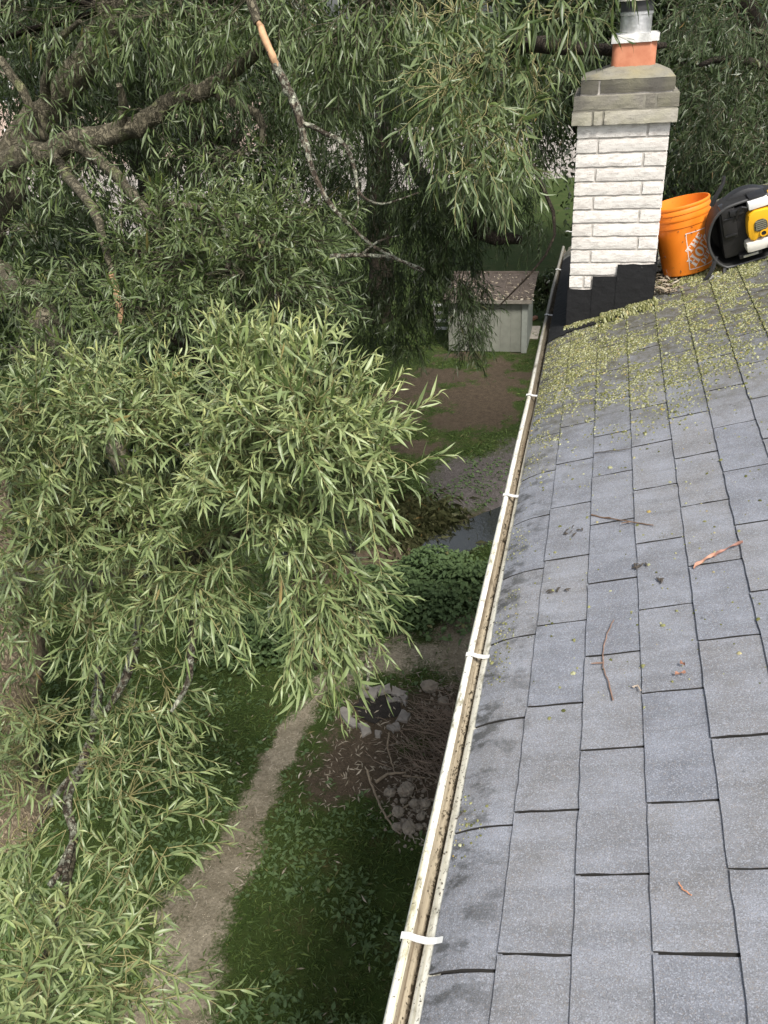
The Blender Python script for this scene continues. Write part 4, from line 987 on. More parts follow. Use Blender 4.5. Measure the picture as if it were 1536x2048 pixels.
# ------------------------------------------------------------------ backpack leaf blower
def build_blower():
    s_, y = roofpx(1470, 533); base = rw(s_, y, 0.005)
    b = empty('leaf_blower', tuple(base)); tag(b, 'black and yellow backpack leaf blower lying on the roof beside the bucket', 'leaf blower')
    b.rotation_euler = (R(10), R(-17), R(4)); b.scale = (0.95, 0.95, 0.92)
    blk = m_plain('black_plastic', (0.018, 0.018, 0.019), 0.42, var=0.3, scale=12); tub = m_plain('dusty_black', (0.012, 0.0118, 0.0115), 0.6, var=0.4, scale=9)
    yel = m_plain('yellow_plastic', (0.80, 0.42, 0.02), 0.35, var=0.08); wht = m_plain('milky_tank', (0.72, 0.69, 0.62), 0.4, var=0.08)
    # local x right, z up along the frame, y away from the camera; frame outline
    half = [(-0.136, 0.012), (-0.165, 0.03), (-0.2, 0.075), (-0.222, 0.15), (-0.222, 0.215), (-0.207, 0.27), (-0.178, 0.325), (-0.135, 0.36), (-0.085, 0.375)]
    cx = 0.1
    pts = half+[(-x, z) for x, z in half[::-1]]
    # smooth outline
    def smooth(P, it=2):
        for _ in range(it):
            Q = []
            for i in range(len(P)):
                a = np.array(P[i]); c = np.array(P[(i+1) % len(P)]); Q += [tuple(a*0.75+c*0.25), tuple(a*0.25+c*0.75)]
            P = Q
        return P
    P = smooth(pts); n = len(P)
    mb = MB(); rings = []
    for sc_, yy in ((1.0, -0.03), (0.985, -0.034), (0.965, -0.03), (0.9, 0.09), (0.84, 0.105)):
        rings.append([(cx+x*sc_, yy, 0.25+(z-0.25)*sc_) for x, z in P])
    outer = [(cx+x*1.01, 0.0, 0.25+(z-0.25)*1.01) for x, z in P]; back = [(cx+x*0.95, 0.115, 0.25+(z-0.25)*0.95) for x, z in P]
    allr = [back, outer]+rings; V = [p for r_ in allr for p in r_]
    mb.add(V, [(i*n+k, i*n+(k+1) % n, (i+1)*n+(k+1) % n, (i+1)*n+k) for i in range(len(allr)-1) for k in range(n)]+[tuple(range(n)), tuple((len(allr)-1)*n+k for k in range(n))[::-1]])
    mb.build('frame', tub, b, True)
    mb = MB(); path = [(cx+x*0.985, -0.034, 0.25+(z-0.25)*0.985) for x, z in P]; mb.tube(path+[path[0]], 0.0075, 8); mb.build('rim', m_plain('rim_plastic', (0.045, 0.045, 0.044), 0.45, var=0.3), b, True)
    # carrying handle at the top
    mb = MB(); mb.tube([(-0.075, -0.02, 0.40), (-0.05, -0.02, 0.44), (-0.02, -0.015, 0.475), (0.0, -0.01, 0.505), (0.006, -0.005, 0.53)], [0.012, 0.012, 0.011, 0.01, 0.009], 10); mb.build('carry_handle', blk, b, True)
    # fan scroll and starter on the left
    def tr(cx_, cy_, cz_):
        return lambda p: (cx_+p[0], cy_-p[2], cz_+p[1])
    mb = MB(); mb.lathe([(0.0, 0.0), (0.15, 0.0), (0.155, 0.02), (0.15, 0.05), (0.13, 0.062), (0.0, 0.064)], 40, tr(0.10, 0.10, 0.25)); mb.build('fan_housing', blk, b, True)
    mb = MB(); mb.box(-0.042, 0.036, -0.045, 0.06, 0.185, 0.365); mb.build('starter_cover', m_plain('glossy_black', (0.022, 0.021, 0.021), 0.22, var=0.2), b, True, 0.022)
    for zb_ in ((0.205, 0.216), (0.305, 0.313)):
        mb = MB(); mb.box(-0.033, 0.024, -0.051, -0.0455, *zb_); mb.build('starter_rib', blk, b, True, 0.002)
    mb = MB(); mb.box(-0.05, 0.28, -0.03, 0.10, 0.07, 0.335); mb.build('engine_block', m_plain('oily_black', (0.014, 0.013, 0.013), 0.6, var=0.4, scale=20, bump=0.4), b, True, 0.015)
    mb = MB(); mb.box(0.0, 0.072, -0.06, -0.028, 0.318, 0.352); mb.build('muffler_guard', blk, b, True, 0.008)
    # yellow engine shroud
    prof = smooth([(0.075, 0.165), (0.105, 0.152), (0.125, 0.172), (0.155, 0.172), (0.175, 0.155), (0.215, 0.17), (0.222, 0.25), (0.205, 0.315), (0.09, 0.325), (0.072, 0.25)], 1)
    mb = MB(); mb.prism([(x, -z) for x, z in prof], -0.085, 0.03, T=lambda p: (p[0], p[2], -p[1])); mb.build('engine_shroud', yel, b, True, 0.012)
    mb = MB(); mb.box(0.19, 0.30, -0.075, 0.03, 0.262, 0.375); mb.build('cylinder_cover', yel, b, True, 0.025)
    mb = MB(); mb.lathe([(0.0, 0.0), (0.03, 0.0), (0.032, 0.008), (0.026, 0.012), (0.0, 0.012)], 24, tr(0.265, -0.0755, 0.285)); mb.build('air_vent', blk, b, True)
    mb = MB(); pv = smooth([(0.106, 0.206), (0.168, 0.206), (0.172, 0.245), (0.158, 0.272), (0.116, 0.272), (0.104, 0.245)], 1)
    mb.prism([(x, -z) for x, z in pv], -0.0885, -0.0855, T=lambda p: (p[0], p[2], -p[1])); o = mb.build('vent_grille', m_plain('grille', (0.09, 0.085, 0.06), 0.6, var=0.4, scale=60), b)
    mb = MB()
    for k in range(5): mb.box(0.112, 0.162, -0.0925, -0.0895, 0.216+0.011*k, 0.2215+0.011*k)
    mb.build('grille_slat', m_plain('slat', (0.2, 0.19, 0.14), 0.5), o)
    mb = MB(); mb.lathe([(0.012, 0.0), (0.02, 0.0), (0.02, 0.005), (0.012, 0.005)], 24, tr(0.147, -0.086, 0.19)); mb.build('screw_boss', yel, b, True)
    mb = MB(); mb.lathe([(0.0, 0.0), (0.0115, 0.0), (0.0115, 0.002), (0.0, 0.002)], 16, tr(0.147, -0.0862, 0.19)); mb.build('screw_hole', blk, b)
    mb = MB(); mb.box(0.092, 0.19, -0.072, -0.02, 0.329, 0.372); mb.build('label_plate', m_plain('white_plate', (0.8, 0.79, 0.77), 0.45, var=0.05), b, True, 0.006)
    mb = MB(); mb.box(0.1, 0.185, -0.05, 0.03, 0.374, 0.388); mb.build('air_filter', blk, b, True, 0.01)
    mb = MB(); mb.tube([(0.03, -0.05, 0.30), (0.04, -0.062, 0.345), (0.06, -0.066, 0.36), (0.085, -0.06, 0.345)], 0.006, 8); mb.build('fuel_hose', blk, b, True)
    # tank
    mb = MB(); mb.box(0.055, 0.21, -0.09, 0.02, 0.092, 0.155); mb.build('fuel_tank', wht, b, True, 0.022)
    mb = MB(); mb.lathe([(0.0, 0.0), (0.024, 0.0), (0.024, 0.018), (0.0, 0.018)], 24, tr(0.195, -0.088, 0.125)); mb.build('fuel_cap', blk, b, True)
    mb = MB(); mb.box(0.02, 0.135, -0.062, -0.03, 0.06, 0.083); mb.build('tank_bracket', blk, b, True, 0.004)
    mb = MB(); mb.box(0.04, 0.115, -0.0655, -0.0625, 0.066, 0.078); mb.build('silver_label', m_plain('silver', (0.62, 0.62, 0.6), 0.3, 0.6), b)
    # strap with buckle at the lower left
    mb = MB(); mb.tube([(-0.09, -0.02, 0.10), (-0.12, -0.05, 0.05), (-0.15, -0.07, 0.02), (-0.19, -0.08, -0.005), (-0.205, -0.075, -0.02), (-0.18, -0.085, -0.034), (-0.12, -0.09, -0.022), (-0.07, -0.075, -0.004), (-0.06, -0.04, 0.02)], [0.012, 0.013, 0.012, 0.010, 0.009, 0.009, 0.012, 0.013, 0.012], 6); mb.build('shoulder_strap', blk, b, True)
    mb = MB(); mb.tube([(-0.178, -0.098, -0.012), (-0.15, -0.1, 0.014), (-0.128, -0.1, 0.034)], [0.0045, 0.004, 0.0055], 8); mb.build('buckle', m_plain('bright_buckle', (0.7, 0.7, 0.68), 0.3, 0.5), b, True)
    mb = MB(); mb.tube([(-0.11, -0.098, 0.02), (-0.085, -0.1, 0.006), (-0.06, -0.095, 0.003)], [0.005, 0.006, 0.004], 8); mb.build('strap_clip', m_plain('grey_clip', (0.25, 0.25, 0.25), 0.4), b, True)
    # blower tube leaving on the right, out over the roof
    mb = MB(); mb.tube([(0.24, 0.06, 0.07), (0.34, 0.03, 0.065), (0.44, -0.02, 0.06), (0.6, -0.06, 0.05), (0.95, -0.06, 0.045)], 0.042, 20); mb.build('blower_tube', blk, b, True)
build_blower()

# dead leaves caught between chimney, bucket and blower
def litter():
    lv = Leaves(); n = 420
    s_ = np.concatenate([rng.normal(-0.075, 0.03, 200), rng.uniform(-0.1, 0.55, 220)]); y = np.concatenate([rng.uniform(4.5, 5.0, 200), 4.95+np.abs(rng.normal(0, 0.2, 220))])
    B = np.array([rw(a, b_, 0.01+0.02*random.random()) for a, b_ in zip(s_, y)])
    L = rng.uniform(0.03, 0.08, n)
    lv.add(B, rng.normal(0, 1, (n, 3))*np.array([1, 1, 0.25]), np.array([0, 0, 1.0])+rng.normal(0, 0.4, (n, 3)), L, L*0.22, rng.uniform(-0.1, 0.1, n))
    tag(link('roof_leaf_litter', lv.mesh('roof_leaf_litter', MAT['dry_leaf'], 2)), kind='stuff')
litter()

# ------------------------------------------------------------------ garden shed
def build_shed():
    a = gnd(905, 703); c = gnd(1053, 706); y0 = (a[1]+c[1])/2; x0, x1 = a[0]-0.1, c[0]
    sh = empty('garden_shed', (x0, y0, 0)); tag(sh, 'small grey metal garden shed with leaf covered brown roof', 'shed')
    def zat(px, py, y): d = ray(px, py); return CAMZ+d[2]*y/d[1]
    zw = zat(1040, 600, y0); dep = 1.7; zr = zat(1040, 548, y0+dep)
    T = lambda p: (p[0]-x0, p[1]-y0, p[2])
    wallm = m_plain('shed_siding', (0.21, 0.215, 0.18), 0.6, var=0.2, scale=3); seam = m_plain('shed_seam', (0.2, 0.2, 0.17), 0.7)
    trim = m_plain('shed_trim', (0.29, 0.305, 0.27), 0.55, var=0.1)
    roofm = NT('rusty_roof'); v = roofm.coord(); col = roofm.ramp(roofm.noise(v, 5, 6, 0.7), [(0.3, (0.045, 0.034, 0.027)), (0.7, (0.095, 0.074, 0.06))]); roofm = roofm.fin(col, 0.85)
    mb = MB(); w = x1-x0; npan = 7
    for k in range(npan):
        xa = x0+(w-0.14)*k/npan; xb = x0+(w-0.14)*(k+1)/npan
        mb.box(xa+0.012, xb-0.012, y0, y0+0.03, 0.02, zw, T=T)
    mb.box(x0+0.02, x1-0.05, y0+0.012, y0+dep, 0.02, zw-0.002, mi=0, T=T)
    mb.build('wall', wallm, sh, bevel=0.004)
    mb = MB()
    for k in range(1, npan):
        xa = x0+(w-0.14)*k/npan; mb.box(xa-0.012, xa+0.012, y0+0.004, y0+0.0115, 0.025, zw-0.004, T=T)
    mb.build('seam', seam, sh)
    mb = MB(); mb.box(x1-0.13, x1, y0-0.012, y0+0.06, 0.0, zw-0.003, T=T); mb.box(x1-0.049, x1+0.001, y0+0.061, y0+dep, 0.02, zw-0.003, T=T); mb.build('corner_trim', trim, sh, bevel=0.004)
    mb = MB()
    ov = 0.1
    def roofT(p): return T((p[0], p[1], zw+(p[1]-y0+ov)*(zr-zw)/(dep+ov)+p[2]))
    mb.box(x0-ov, x1+ov, y0-ov, y0+dep, 0.0, 0.03, T=roofT)
    k = x0
    while k < x1+ov:
        mb.box(k-0.025, k+0.025, y0-ov-0.004, y0+dep, 0.031, 0.055, T=roofT); k += 0.42
    mb.build('roof', roofm, sh)
    mb = MB(); mb.box(x0-ov, x1+ov, y0-ov-0.03, y0-ov-0.003, -0.05, 0.028, T=roofT); mb.build('eave_trim', m_plain('eave_trim', (0.2, 0.18, 0.15), 0.7), sh)
    mb = MB(); mb.tube([T((x0-ov, y0+dep, zr+0.03)), T((x1+ov+0.02, y0+dep, zr+0.03))], 0.045, 10); mb.build('ridge_cap', roofm, sh)
    mb = MB(); yb = y0+dep; 
    mb.add([T((x1-0.002, y0+0.07, zw-0.002)), T((x1-0.002, yb, zw-0.002)), T((x1-0.002, yb, zr-0.01)), T((x0+0.03, y0+0.07, zw-0.002)), T((x0+0.03, yb, zw-0.002)), T((x0+0.03, yb, zr-0.01))], [(0, 1, 2), (3, 5, 4), (1, 4, 5, 2)])
    mb.build('gable', wallm, sh)
    # leaves lying on the roof
    lv = Leaves(); n = 420; xx = rng.uniform(x0-ov, x1+ov, n); yy = y0-ov+(dep+ov)*rng.random(n)**2.2
    lv.add(np.array([T((q, w_, zw+(w_-y0+ov)*(zr-zw)/(dep+ov)+0.045)) for q, w_ in zip(xx, yy)]), rng.normal(0, 1, (n, 3))*np.array([1, 1, 0.3]), np.array([0, 0, 1.0])+rng.normal(0, 0.5, (n, 3)), rng.uniform(0.05, 0.12, n), rng.uniform(0.02, 0.04, n), rng.normal(0, 0.1, n))
    o = link('fallen_leaves', lv.mesh('fallen_leaves', MAT['dry_leaf'], 1), sh); o['kind'] = 'stuff'
    # crates / slatted stack left of the shed
    q = gnd(893, 668); cr = empty('slatted_rack', (q[0], q[1], 0)); tag(cr, 'low rack with pale slats in the dark left of the shed', 'rack')
    pw = m_plain('pale_slat', (0.6, 0.6, 0.58), 0.6)
    for k in range(4):
        mb = MB(); mb.box(-0.28, 0.28, -0.02, 0.02, 0.12+0.2*k, 0.18+0.2*k); mb.build('slat', pw, cr)
    for s_ in (-1, 1):
        mb = MB(); mb.box(s_*0.3-0.02, s_*0.3+0.02, -0.03, 0.03, 0, 0.85); mb.build('post', m_plain('rack_post', (0.2, 0.19, 0.17), 0.7), cr)
    # two bricks on the grass to the right of the shed
    bk = m_plain('orange_brick', (0.5, 0.24, 0.15), 0.85, var=0.2, scale=20)
    for k, (px, py, lab) in enumerate([(1058, 641, 'orange brick on the grass right of the shed, nearer the shed'), (1067, 639, 'orange brick on the grass right of the shed, nearer the house')]):
        p = gnd(px, py); mb = MB(); mb.box(-0.05, 0.05, -0.12, 0.12, 0.002, 0.07, jit=0.004); o = mb.build('brick', bk, bevel=0.004); o.location = (p[0], p[1], 0); o.rotation_euler = (0, 0, R(-35)); tag(o, lab, 'brick', 'bricks lying beside the shed')
    # paving slab beside the shed
    p = gnd(1061, 668); mb = MB(); mb.box(-0.16, 0.16, -0.4, 0.5, 0.002, 0.04, jit=0.01); o = mb.build('paving_slab', m_plain('pale_concrete', (0.4, 0.36, 0.31), 0.9, var=0.2), bevel=0.006); o.location = (p[0]+0.05, p[1], 0); tag(o, 'pale narrow paving slab beside the right corner of the shed', 'paving slab')
build_shed()

# ------------------------------------------------------------------ fire pit stones, rocks, sticks
stone_m = m_plain('flat_stone', (0.22, 0.2, 0.175), 0.9, var=0.3, scale=9, bump=0.5)
rock_m = m_plain('rock', (0.23, 0.195, 0.15), 0.9, var=0.3, scale=14, bump=0.6)
Z5 = lambda x, y: (560+x/3.491, 1300+y/3.491)
slabs = [([(570, 210), (680, 270), (660, 335), (558, 290)], 'large tilted square slab at the upper left of the stone ring'),
         ([(648, 246), (768, 240), (772, 292), (690, 292)], 'long flat slab at the top of the stone ring'),
         ([(776, 248), (882, 276), (846, 302), (776, 302)], 'pointed slab at the upper right of the stone ring'),
         ([(840, 304), (872, 297), (892, 350), (866, 362)], 'narrow upright slab on the right of the stone ring'),
         ([(735, 310), (830, 322), (838, 346), (740, 335)], 'thin shard just inside the top right of the stone ring'),
         ([(852, 398), (915, 440), (882, 482), (796, 476)], 'broad slab at the lower right of the stone ring'),
         ([(745, 512), (830, 494), (842, 540), (790, 566)], 'blunt wedge slab at the bottom right of the stone ring'),
         ([(425, 392), (462, 400), (540, 482), (520, 522), (432, 462)], 'long pale slab on the left of the stone ring'),
         ([(556, 510), (620, 515), (632, 560), (570, 582)], 'pale rounded slab at the bottom left of the stone ring'),
         ([(648, 556), (702, 550), (692, 588), (655, 590)], 'small pale stone at the bottom of the stone ring')]
for pl, lab in slabs:
    G_ = [gnd(*Z5(x, y), 0.06) for x, y in pl]; c = np.mean(G_, 0); z0 = hz(c[0], c[1])
    P = []
    for i in range(len(G_)):
        a, b_ = G_[i], G_[(i+1) % len(G_)]
        for t in (0, 0.33, 0.66): P.append(a*(1-t)+b_*t+rng.normal(0, 0.013, 3))
    n = len(P); tilt = rng.normal(0, 0.12, 2); th = random.uniform(0.03, 0.045)
    zz = lambda p, h_: (p[0]-c[0], p[1]-c[1], h_+max(-0.03, tilt[0]*(p[0]-c[0])+tilt[1]*(p[1]-c[1])))
    mb = MB(); V = [zz(p, -0.02) for p in P]+[zz(p, th*0.8) for p in P]+[zz(c+(p-c)*0.93, th) for p in P]
    mb.add(V, [tuple(range(n))[::-1]]+[(k*n+i, k*n+(i+1) % n, (k+1)*n+(i+1) % n, (k+1)*n+i) for k in (0, 1) for i in range(n)]+[tuple(2*n+i for i in range(n))])
    o = mb.build('flat_stone', stone_m); o.location = (c[0], c[1], z0+0.005); tag(o, lab, 'stone', 'flat stones ringed round the fire pit')
# ash in the pit
c = gnd(755, 1412); mb = MB(); n = 22; V = [(c[0]+math.cos(2*math.pi*k/n)*0.30*random.uniform(0.75, 1.15), c[1]+math.sin(2*math.pi*k/n)*0.28*random.uniform(0.85, 1.1), hz(c[0], c[1])+0.014) for k in range(n)]
mb.add([(c[0], c[1], hz(c[0], c[1])+0.008)]+V, [(0, 1+k, 1+(k+1) % n) for k in range(n)]); tag(mb.build('fire_pit_ash', m_dirt('ash', (0.02, 0.018, 0.016), (0.05, 0.043, 0.037), 1.5, 0.08)), kind='structure')
rocks = [(860, 1374, 0.115, 'big rounded rock by itself right of the stone ring'), (886, 1403, 0.07, 'smaller rock just below the big rounded rock'), (896, 1422, 0.05, 'little rock between the gutter and the smaller rock'),
         (779, 1585, 0.065, 'pale egg shaped rock left of the stone heap'), (811, 1581, 0.10, 'largest rock at the top of the stone heap'), (796, 1624, 0.07, 'angular pale rock in the middle of the stone heap'),
         (818, 1655, 0.085, 'round pale rock at the foot of the stone heap'), (836, 1653, 0.05, 'small round rock right of the round pale one'), (795, 1652, 0.06, 'dark rock left of the round pale one'),
         (829, 1606, 0.06, 'grey rock near the gutter in the stone heap'), (808, 1641, 0.04, 'pebble sized stone above the round pale rock'), (842, 1632, 0.05, 'flat brown stone by the gutter edge'), (850, 1605, 0.06, 'brown stone half hidden beside the gutter'), (806, 1600, 0.04, 'tiny pale stone between the largest and the angular rock')]
def rock_mesh(r_):
    bm = bmesh.new(); bmesh.ops.create_icosphere(bm, subdivisions=3, radius=r_)
    pl = [(unit(rng.normal(size=3)), rng.uniform(0.72, 0.95)*r_) for _ in range(9)]
    for v in bm.verts:
        p = np.array(v.co)
        for nn, dd in pl:
            e = p@nn-dd
            if e > 0: p = p-nn*e
        p = p*np.array([1.0, 0.9, 0.72])+rng.normal(0, 0.006*r_/0.1, 3); v.co = p
    me = bpy.data.meshes.new('rock'); bm.to_mesh(me); bm.free(); me.materials.append(rock_m); return me
for px, py, r_, lab in rocks:
    p = gnd(px, py, 0.03); o = link('rock', rock_mesh(r_)); o.location = (p[0], p[1], hz(p[0], p[1])+r_*0.42); o.rotation_euler = (0, 0, random.uniform(0, 6)); tag(o, lab, 'rock', 'loose rocks on the bare earth by the wall')
# rubble
lv = []
mb = MB()
for k in range(260):
    px = random.gauss(840, 38); py = random.gauss(1610, 45)
    if k % 4 == 0: px = random.gauss(890, 25); py = random.gauss(1420, 30)
    p = gnd(px, py); r_ = random.uniform(0.008, 0.028); z = hz(p[0], p[1]); n = 6
    V = [(p[0]+math.cos(a)*r_*random.uniform(.7, 1.1), p[1]+math.sin(a)*r_*random.uniform(.7, 1.1), z) for a in np.arange(6)*1.047]+[(p[0]+math.cos(a)*r_*0.6, p[1]+math.sin(a)*r_*0.6, z+r_*random.uniform(.5, .9)) for a in np.arange(6)*1.047]
    mb.add(V, [(i, (i+1) % n, n+(i+1) % n, n+i) for i in range(n)]+[tuple(range(n, 2*n))])
tag(mb.build('rubble', rock_m), kind='stuff')
# brush pile
tw = Twigs(); c = gnd(885, 1480)
for k in range(420):
    a = rng.uniform(0, 6.28); p = c+np.array([rng.normal(0.02, 0.24), rng.normal(0, 0.36), 0]); p[2] = hz(p[0], p[1])+abs(rng.normal(0.06, 0.09))
    ang = rng.normal(2.75, 0.55); L = rng.uniform(0.15, 0.6); d = np.array([math.cos(ang), math.sin(ang), rng.normal(0, 0.16)])
    q = bez(p-d*L/2, p+d*L/2, rng.normal(0, 0.03), 6, 0.012); q[:, 2] = np.maximum(q[:, 2], 0.005); tw.add(q, rng.uniform(0.003, 0.007), 0.002)
o = link('brush_pile', tw.mesh('brush_pile', m_plain('dead_twig', (0.22, 0.165, 0.12), 0.85, var=0.4, scale=6))); tag(o, 'heap of thin dry twigs between the stone ring and the gutter', 'brush pile')
def gstick(pxs, r_, label):
    mb = MB(); P = [gnd(*p) for p in pxs]; P = [np.array([p[0], p[1], hz(p[0], p[1])+r_+0.012]) for p in P]; out = []
    for i in range(len(P)-1):
        for k in range(4): out.append(P[i]*(1-k/4)+P[i+1]*k/4+rng.normal(0, 0.004, 3))
    out.append(P[-1]); mb.tube(out, np.linspace(r_, r_*0.55, len(out)), 7, jit=0.1); o = mb.build('fallen_branch', m_plain('grey_stick', (0.24, 0.19, 0.13), 0.85, var=0.3, scale=20), smooth=True); tag(o, label, 'stick')
gstick([(735, 1545), (745, 1578), (768, 1632), (788, 1660), (802, 1671)], 0.014, 'long bent stick curving round the left of the stone heap')
gstick([(770, 1640), (800, 1622), (832, 1602)], 0.012, 'straight stick lying across the middle of the stone heap')
gstick([(752, 1570), (775, 1553), (812, 1549)], 0.02, 'thick short stick above the stone heap')
gstick([(778, 1470), (776, 1500), (784, 1530), (790, 1548)], 0.012, 'reddish forked stick below the stone ring')
gstick([(806, 1556), (850, 1557)], 0.012, 'pale straight stick right of the thick short stick')

# ------------------------------------------------------------------ trees
def tree(name, label, loc):
    o = empty(name, tuple(loc)); tag(o, label, 'tree'); return o
def part(o, me_name, me, root):
    p = link(me_name, me, root); p.matrix_parent_inverse = Matrix.Translation(root.location).inverted(); return p

# --- the big willow left of the house
base = gnd(20, 1640); wil = tree('willow_tree', 'large willow on the left with thick pale trunk and bright leafy shoots reaching the gutter', base)
mb = MB(); tr_pts = [((base[0]-0.05, base[1]+0.02, -0.25), 0.58), ((base[0]-0.1, base[1]+0.1, 0.7), 0.43), (at(-5, 1330, 8.8), 0.38), (at(-60, 1000, 8.5), 0.34), (at(-100, 700, 8.3), 0.3), (at(-100, 470, 8.1), 0.25), (at(-120, 230, 8.1), 0.2), (at(-170, -80, 8.2), 0.14), (at(-210, -420, 8.4), 0.05)]
limb(mb, tr_pts, 18, 6, 0.08); part(None, 'trunk', mb.mesh('trunk', MAT['pale_bark'], True), wil)
def one_limb(spec, mat='bark', n=10, name='limb', wob=0.3, root=None):
    mb = MB(); limb(mb, spec, n, 4, wob); return part(None, name, mb.mesh(name, MAT[mat], True), root or wil)
one_limb([(-102, 600, 8.2, 0.17), (-10, 420, 7.98, 0.135), (44, 290, 7.9, 0.118), (113, 200, 7.8, 0.118), (166, 120, 7.6, 0.11), (219, 48, 7.5, 0.105), (250, -60, 7.4, 0.09), (280, -260, 7.2, 0.08)], n=14)
one_limb([(-105, 400, 8.1, 0.13), (-50, 348, 7.85, 0.105), (40, 318, 7.3, 0.088), (150, 288, 6.9, 0.08), (250, 258, 6.7, 0.068), (330, 208, 6.6, 0.062), (400, 182, 6.5, 0.058), (450, 155, 6.4, 0.048), (500, 115, 6.2, 0.045), (560, 80, 6.0, 0.03)], n=12)
one_limb([(425, 178, 6.48, 0.04), (470, 205, 6.4, 0.034), (520, 238, 6.3, 0.028), (524, 292, 6.3, 0.022)])
one_limb([(240, 258, 6.7, 0.035), (246, 215, 6.6, 0.03), (238, 170, 6.5, 0.02)])
one_limb([(-100, 520, 8.15, 0.17), (-50, 530, 7.9, 0.14), (40, 582, 6.8, 0.11), (100, 652, 6.2, 0.1), (150, 725, 5.8, 0.08), (210, 850, 5.2, 0.06), (270, 990, 4.8, 0.05), (330, 1120, 4.5, 0.04)], n=12)
one_limb([(150, 285, 6.9, 0.05), (190, 315, 6.7, 0.048), (240, 360, 6.4, 0.04), (290, 420, 6.0, 0.03), (350, 480, 5.6, 0.025)])
one_limb([(100, 300, 7.1, 0.04), (150, 372, 6.2, 0.032), (185, 415, 5.8, 0.028), (208, 480, 5.5, 0.024), (226, 550, 5.4, 0.02), (240, 600, 5.3, 0.016)])
one_limb([(222, 545, 5.39, 0.014), (234, 590, 5.29, 0.02), (243, 640, 5.25, 0.017), (246, 652, 5.25, 0.004)], 'split_wood', name='broken_stub')
one_limb([(0, 120, 7.4, 0.03), (50, 190, 7.3, 0.034), (68, 240, 7.3, 0.036), (90, 280, 7.4, 0.04)])
one_limb([(90, 200, 7.6, 0.035), (100, 120, 7.4, 0.03), (125, 75, 7.2, 0.024), (160, 42, 7.0, 0.014)])
one_limb([(330, 408, 5.2, 0.02), (390, 415, 5.1, 0.024), (440, 428, 5.1, 0.025), (480, 440, 5.0, 0.02), (530, 492, 4.8, 0.014)])
one_limb([(436, 428, 5.1, 0.018), (456, 485, 4.9, 0.016), (455, 545, 4.8, 0.013)], 'lichen_bark')
# lower branches toward the viewer
one_limb([(-40, 1180, 8.7, 0.15), (60, 1150, 7.0, 0.1), (180, 1160, 5.8, 0.08), (330, 1130, 4.6, 0.055), (460, 1080, 4.0, 0.035), (560, 1000, 3.6, 0.025), (610, 900, 3.45, 0.016)])
one_limb([(300, 1150, 4.8, 0.04), (278, 1257, 4.7, 0.03), (252, 1355, 4.7, 0.024), (208, 1424, 4.8, 0.016)], 'lichen_bark')
one_limb([(400, 1150, 4.3, 0.025), (382, 1299, 4.3, 0.018), (377, 1364, 4.3, 0.015), (342, 1424, 4.3, 0.008)], 'lichen_bark')
one_limb([(200, 1340, 5.6, 0.035), (185, 1466, 5.0, 0.022), (157, 1545, 4.9, 0.024), (134, 1604, 4.8, 0.024), (148, 1683, 4.7, 0.022), (100, 1771, 4.6, 0.016)], 'lichen_bark')
one_limb([(157, 1542, 4.9, 0.018), (102, 1602, 4.9, 0.016), (46, 1715, 4.9, 0.01)], 'lichen_bark')
one_limb([(148, 1675, 4.7, 0.018), (125, 1770, 4.5, 0.014), (118, 1850, 4.3, 0.01)], 'lichen_bark')
one_limb([(480, 1060, 3.95, 0.024), (570, 1110, 3.75, 0.018), (605, 1195, 3.7, 0.016), (622, 1280, 3.7, 0.013), (632, 1340, 3.65, 0.008)], 'lichen_bark')
one_limb([(560, 1005, 3.6, 0.02), (650, 1030, 3.6, 0.016), (700, 1080, 3.62, 0.015), (712, 1170, 3.6, 0.012), (738, 1260, 3.6, 0.008), (735, 1380, 3.5, 0.006)], 'lichen_bark')
one_limb([(150, 1700, 4.7, 0.02), (110, 1860, 4.3, 0.016), (60, 1990, 4.0, 0.012), (20, 2080, 3.9, 0.01)])
# broken dead branch hanging in the middle
one_limb([(470, -60, 5.6, 0.03), (500, 0, 5.4, 0.028), (516, 45, 5.3, 0.026)])
one_limb([(514, 42, 5.3, 0.012), (524, 62, 5.28, 0.02), (545, 112, 5.2, 0.022), (556, 140, 5.2, 0.018)], 'split_wood', name='torn_wood')
one_limb([(538, 100, 5.21, 0.02), (560, 150, 5.2, 0.026), (582, 192, 5.15, 0.027), (600, 240, 5.1, 0.024), (612, 290, 5.1, 0.02), (625, 342, 5.05, 0.015), (660, 408, 5.0, 0.013), (700, 450, 4.95, 0.011), (742, 490, 4.9, 0.009), (800, 520, 4.85, 0.007), (845, 545, 4.85, 0.004)], 'lichen_bark', name='dead_branch')
one_limb([(602, 242, 5.09, 0.014), (650, 266, 5.05, 0.014), (690, 292, 5.0, 0.013), (710, 342, 5.0, 0.011), (718, 385, 4.95, 0.009), (762, 408, 4.9, 0.006), (838, 385, 4.9, 0.003)], 'lichen_bark', name='dead_branch')
one_limb([(716, 380, 4.95, 0.006), (716, 420, 4.95, 0.004), (705, 445, 4.95, 0.003)], 'lichen_bark', name='dead_branch')
one_limb([(660, 512, 4.8, 0.014), (725, 510, 4.75, 0.012), (790, 518, 4.7, 0.010), (850, 540, 4.7, 0.006)], 'lichen_bark', name='dead_branch')
one_limb([(722, 510, 4.75, 0.008), (755, 484, 4.7, 0.006), (800, 470, 4.7, 0.003)], 'lichen_bark', name='dead_branch')

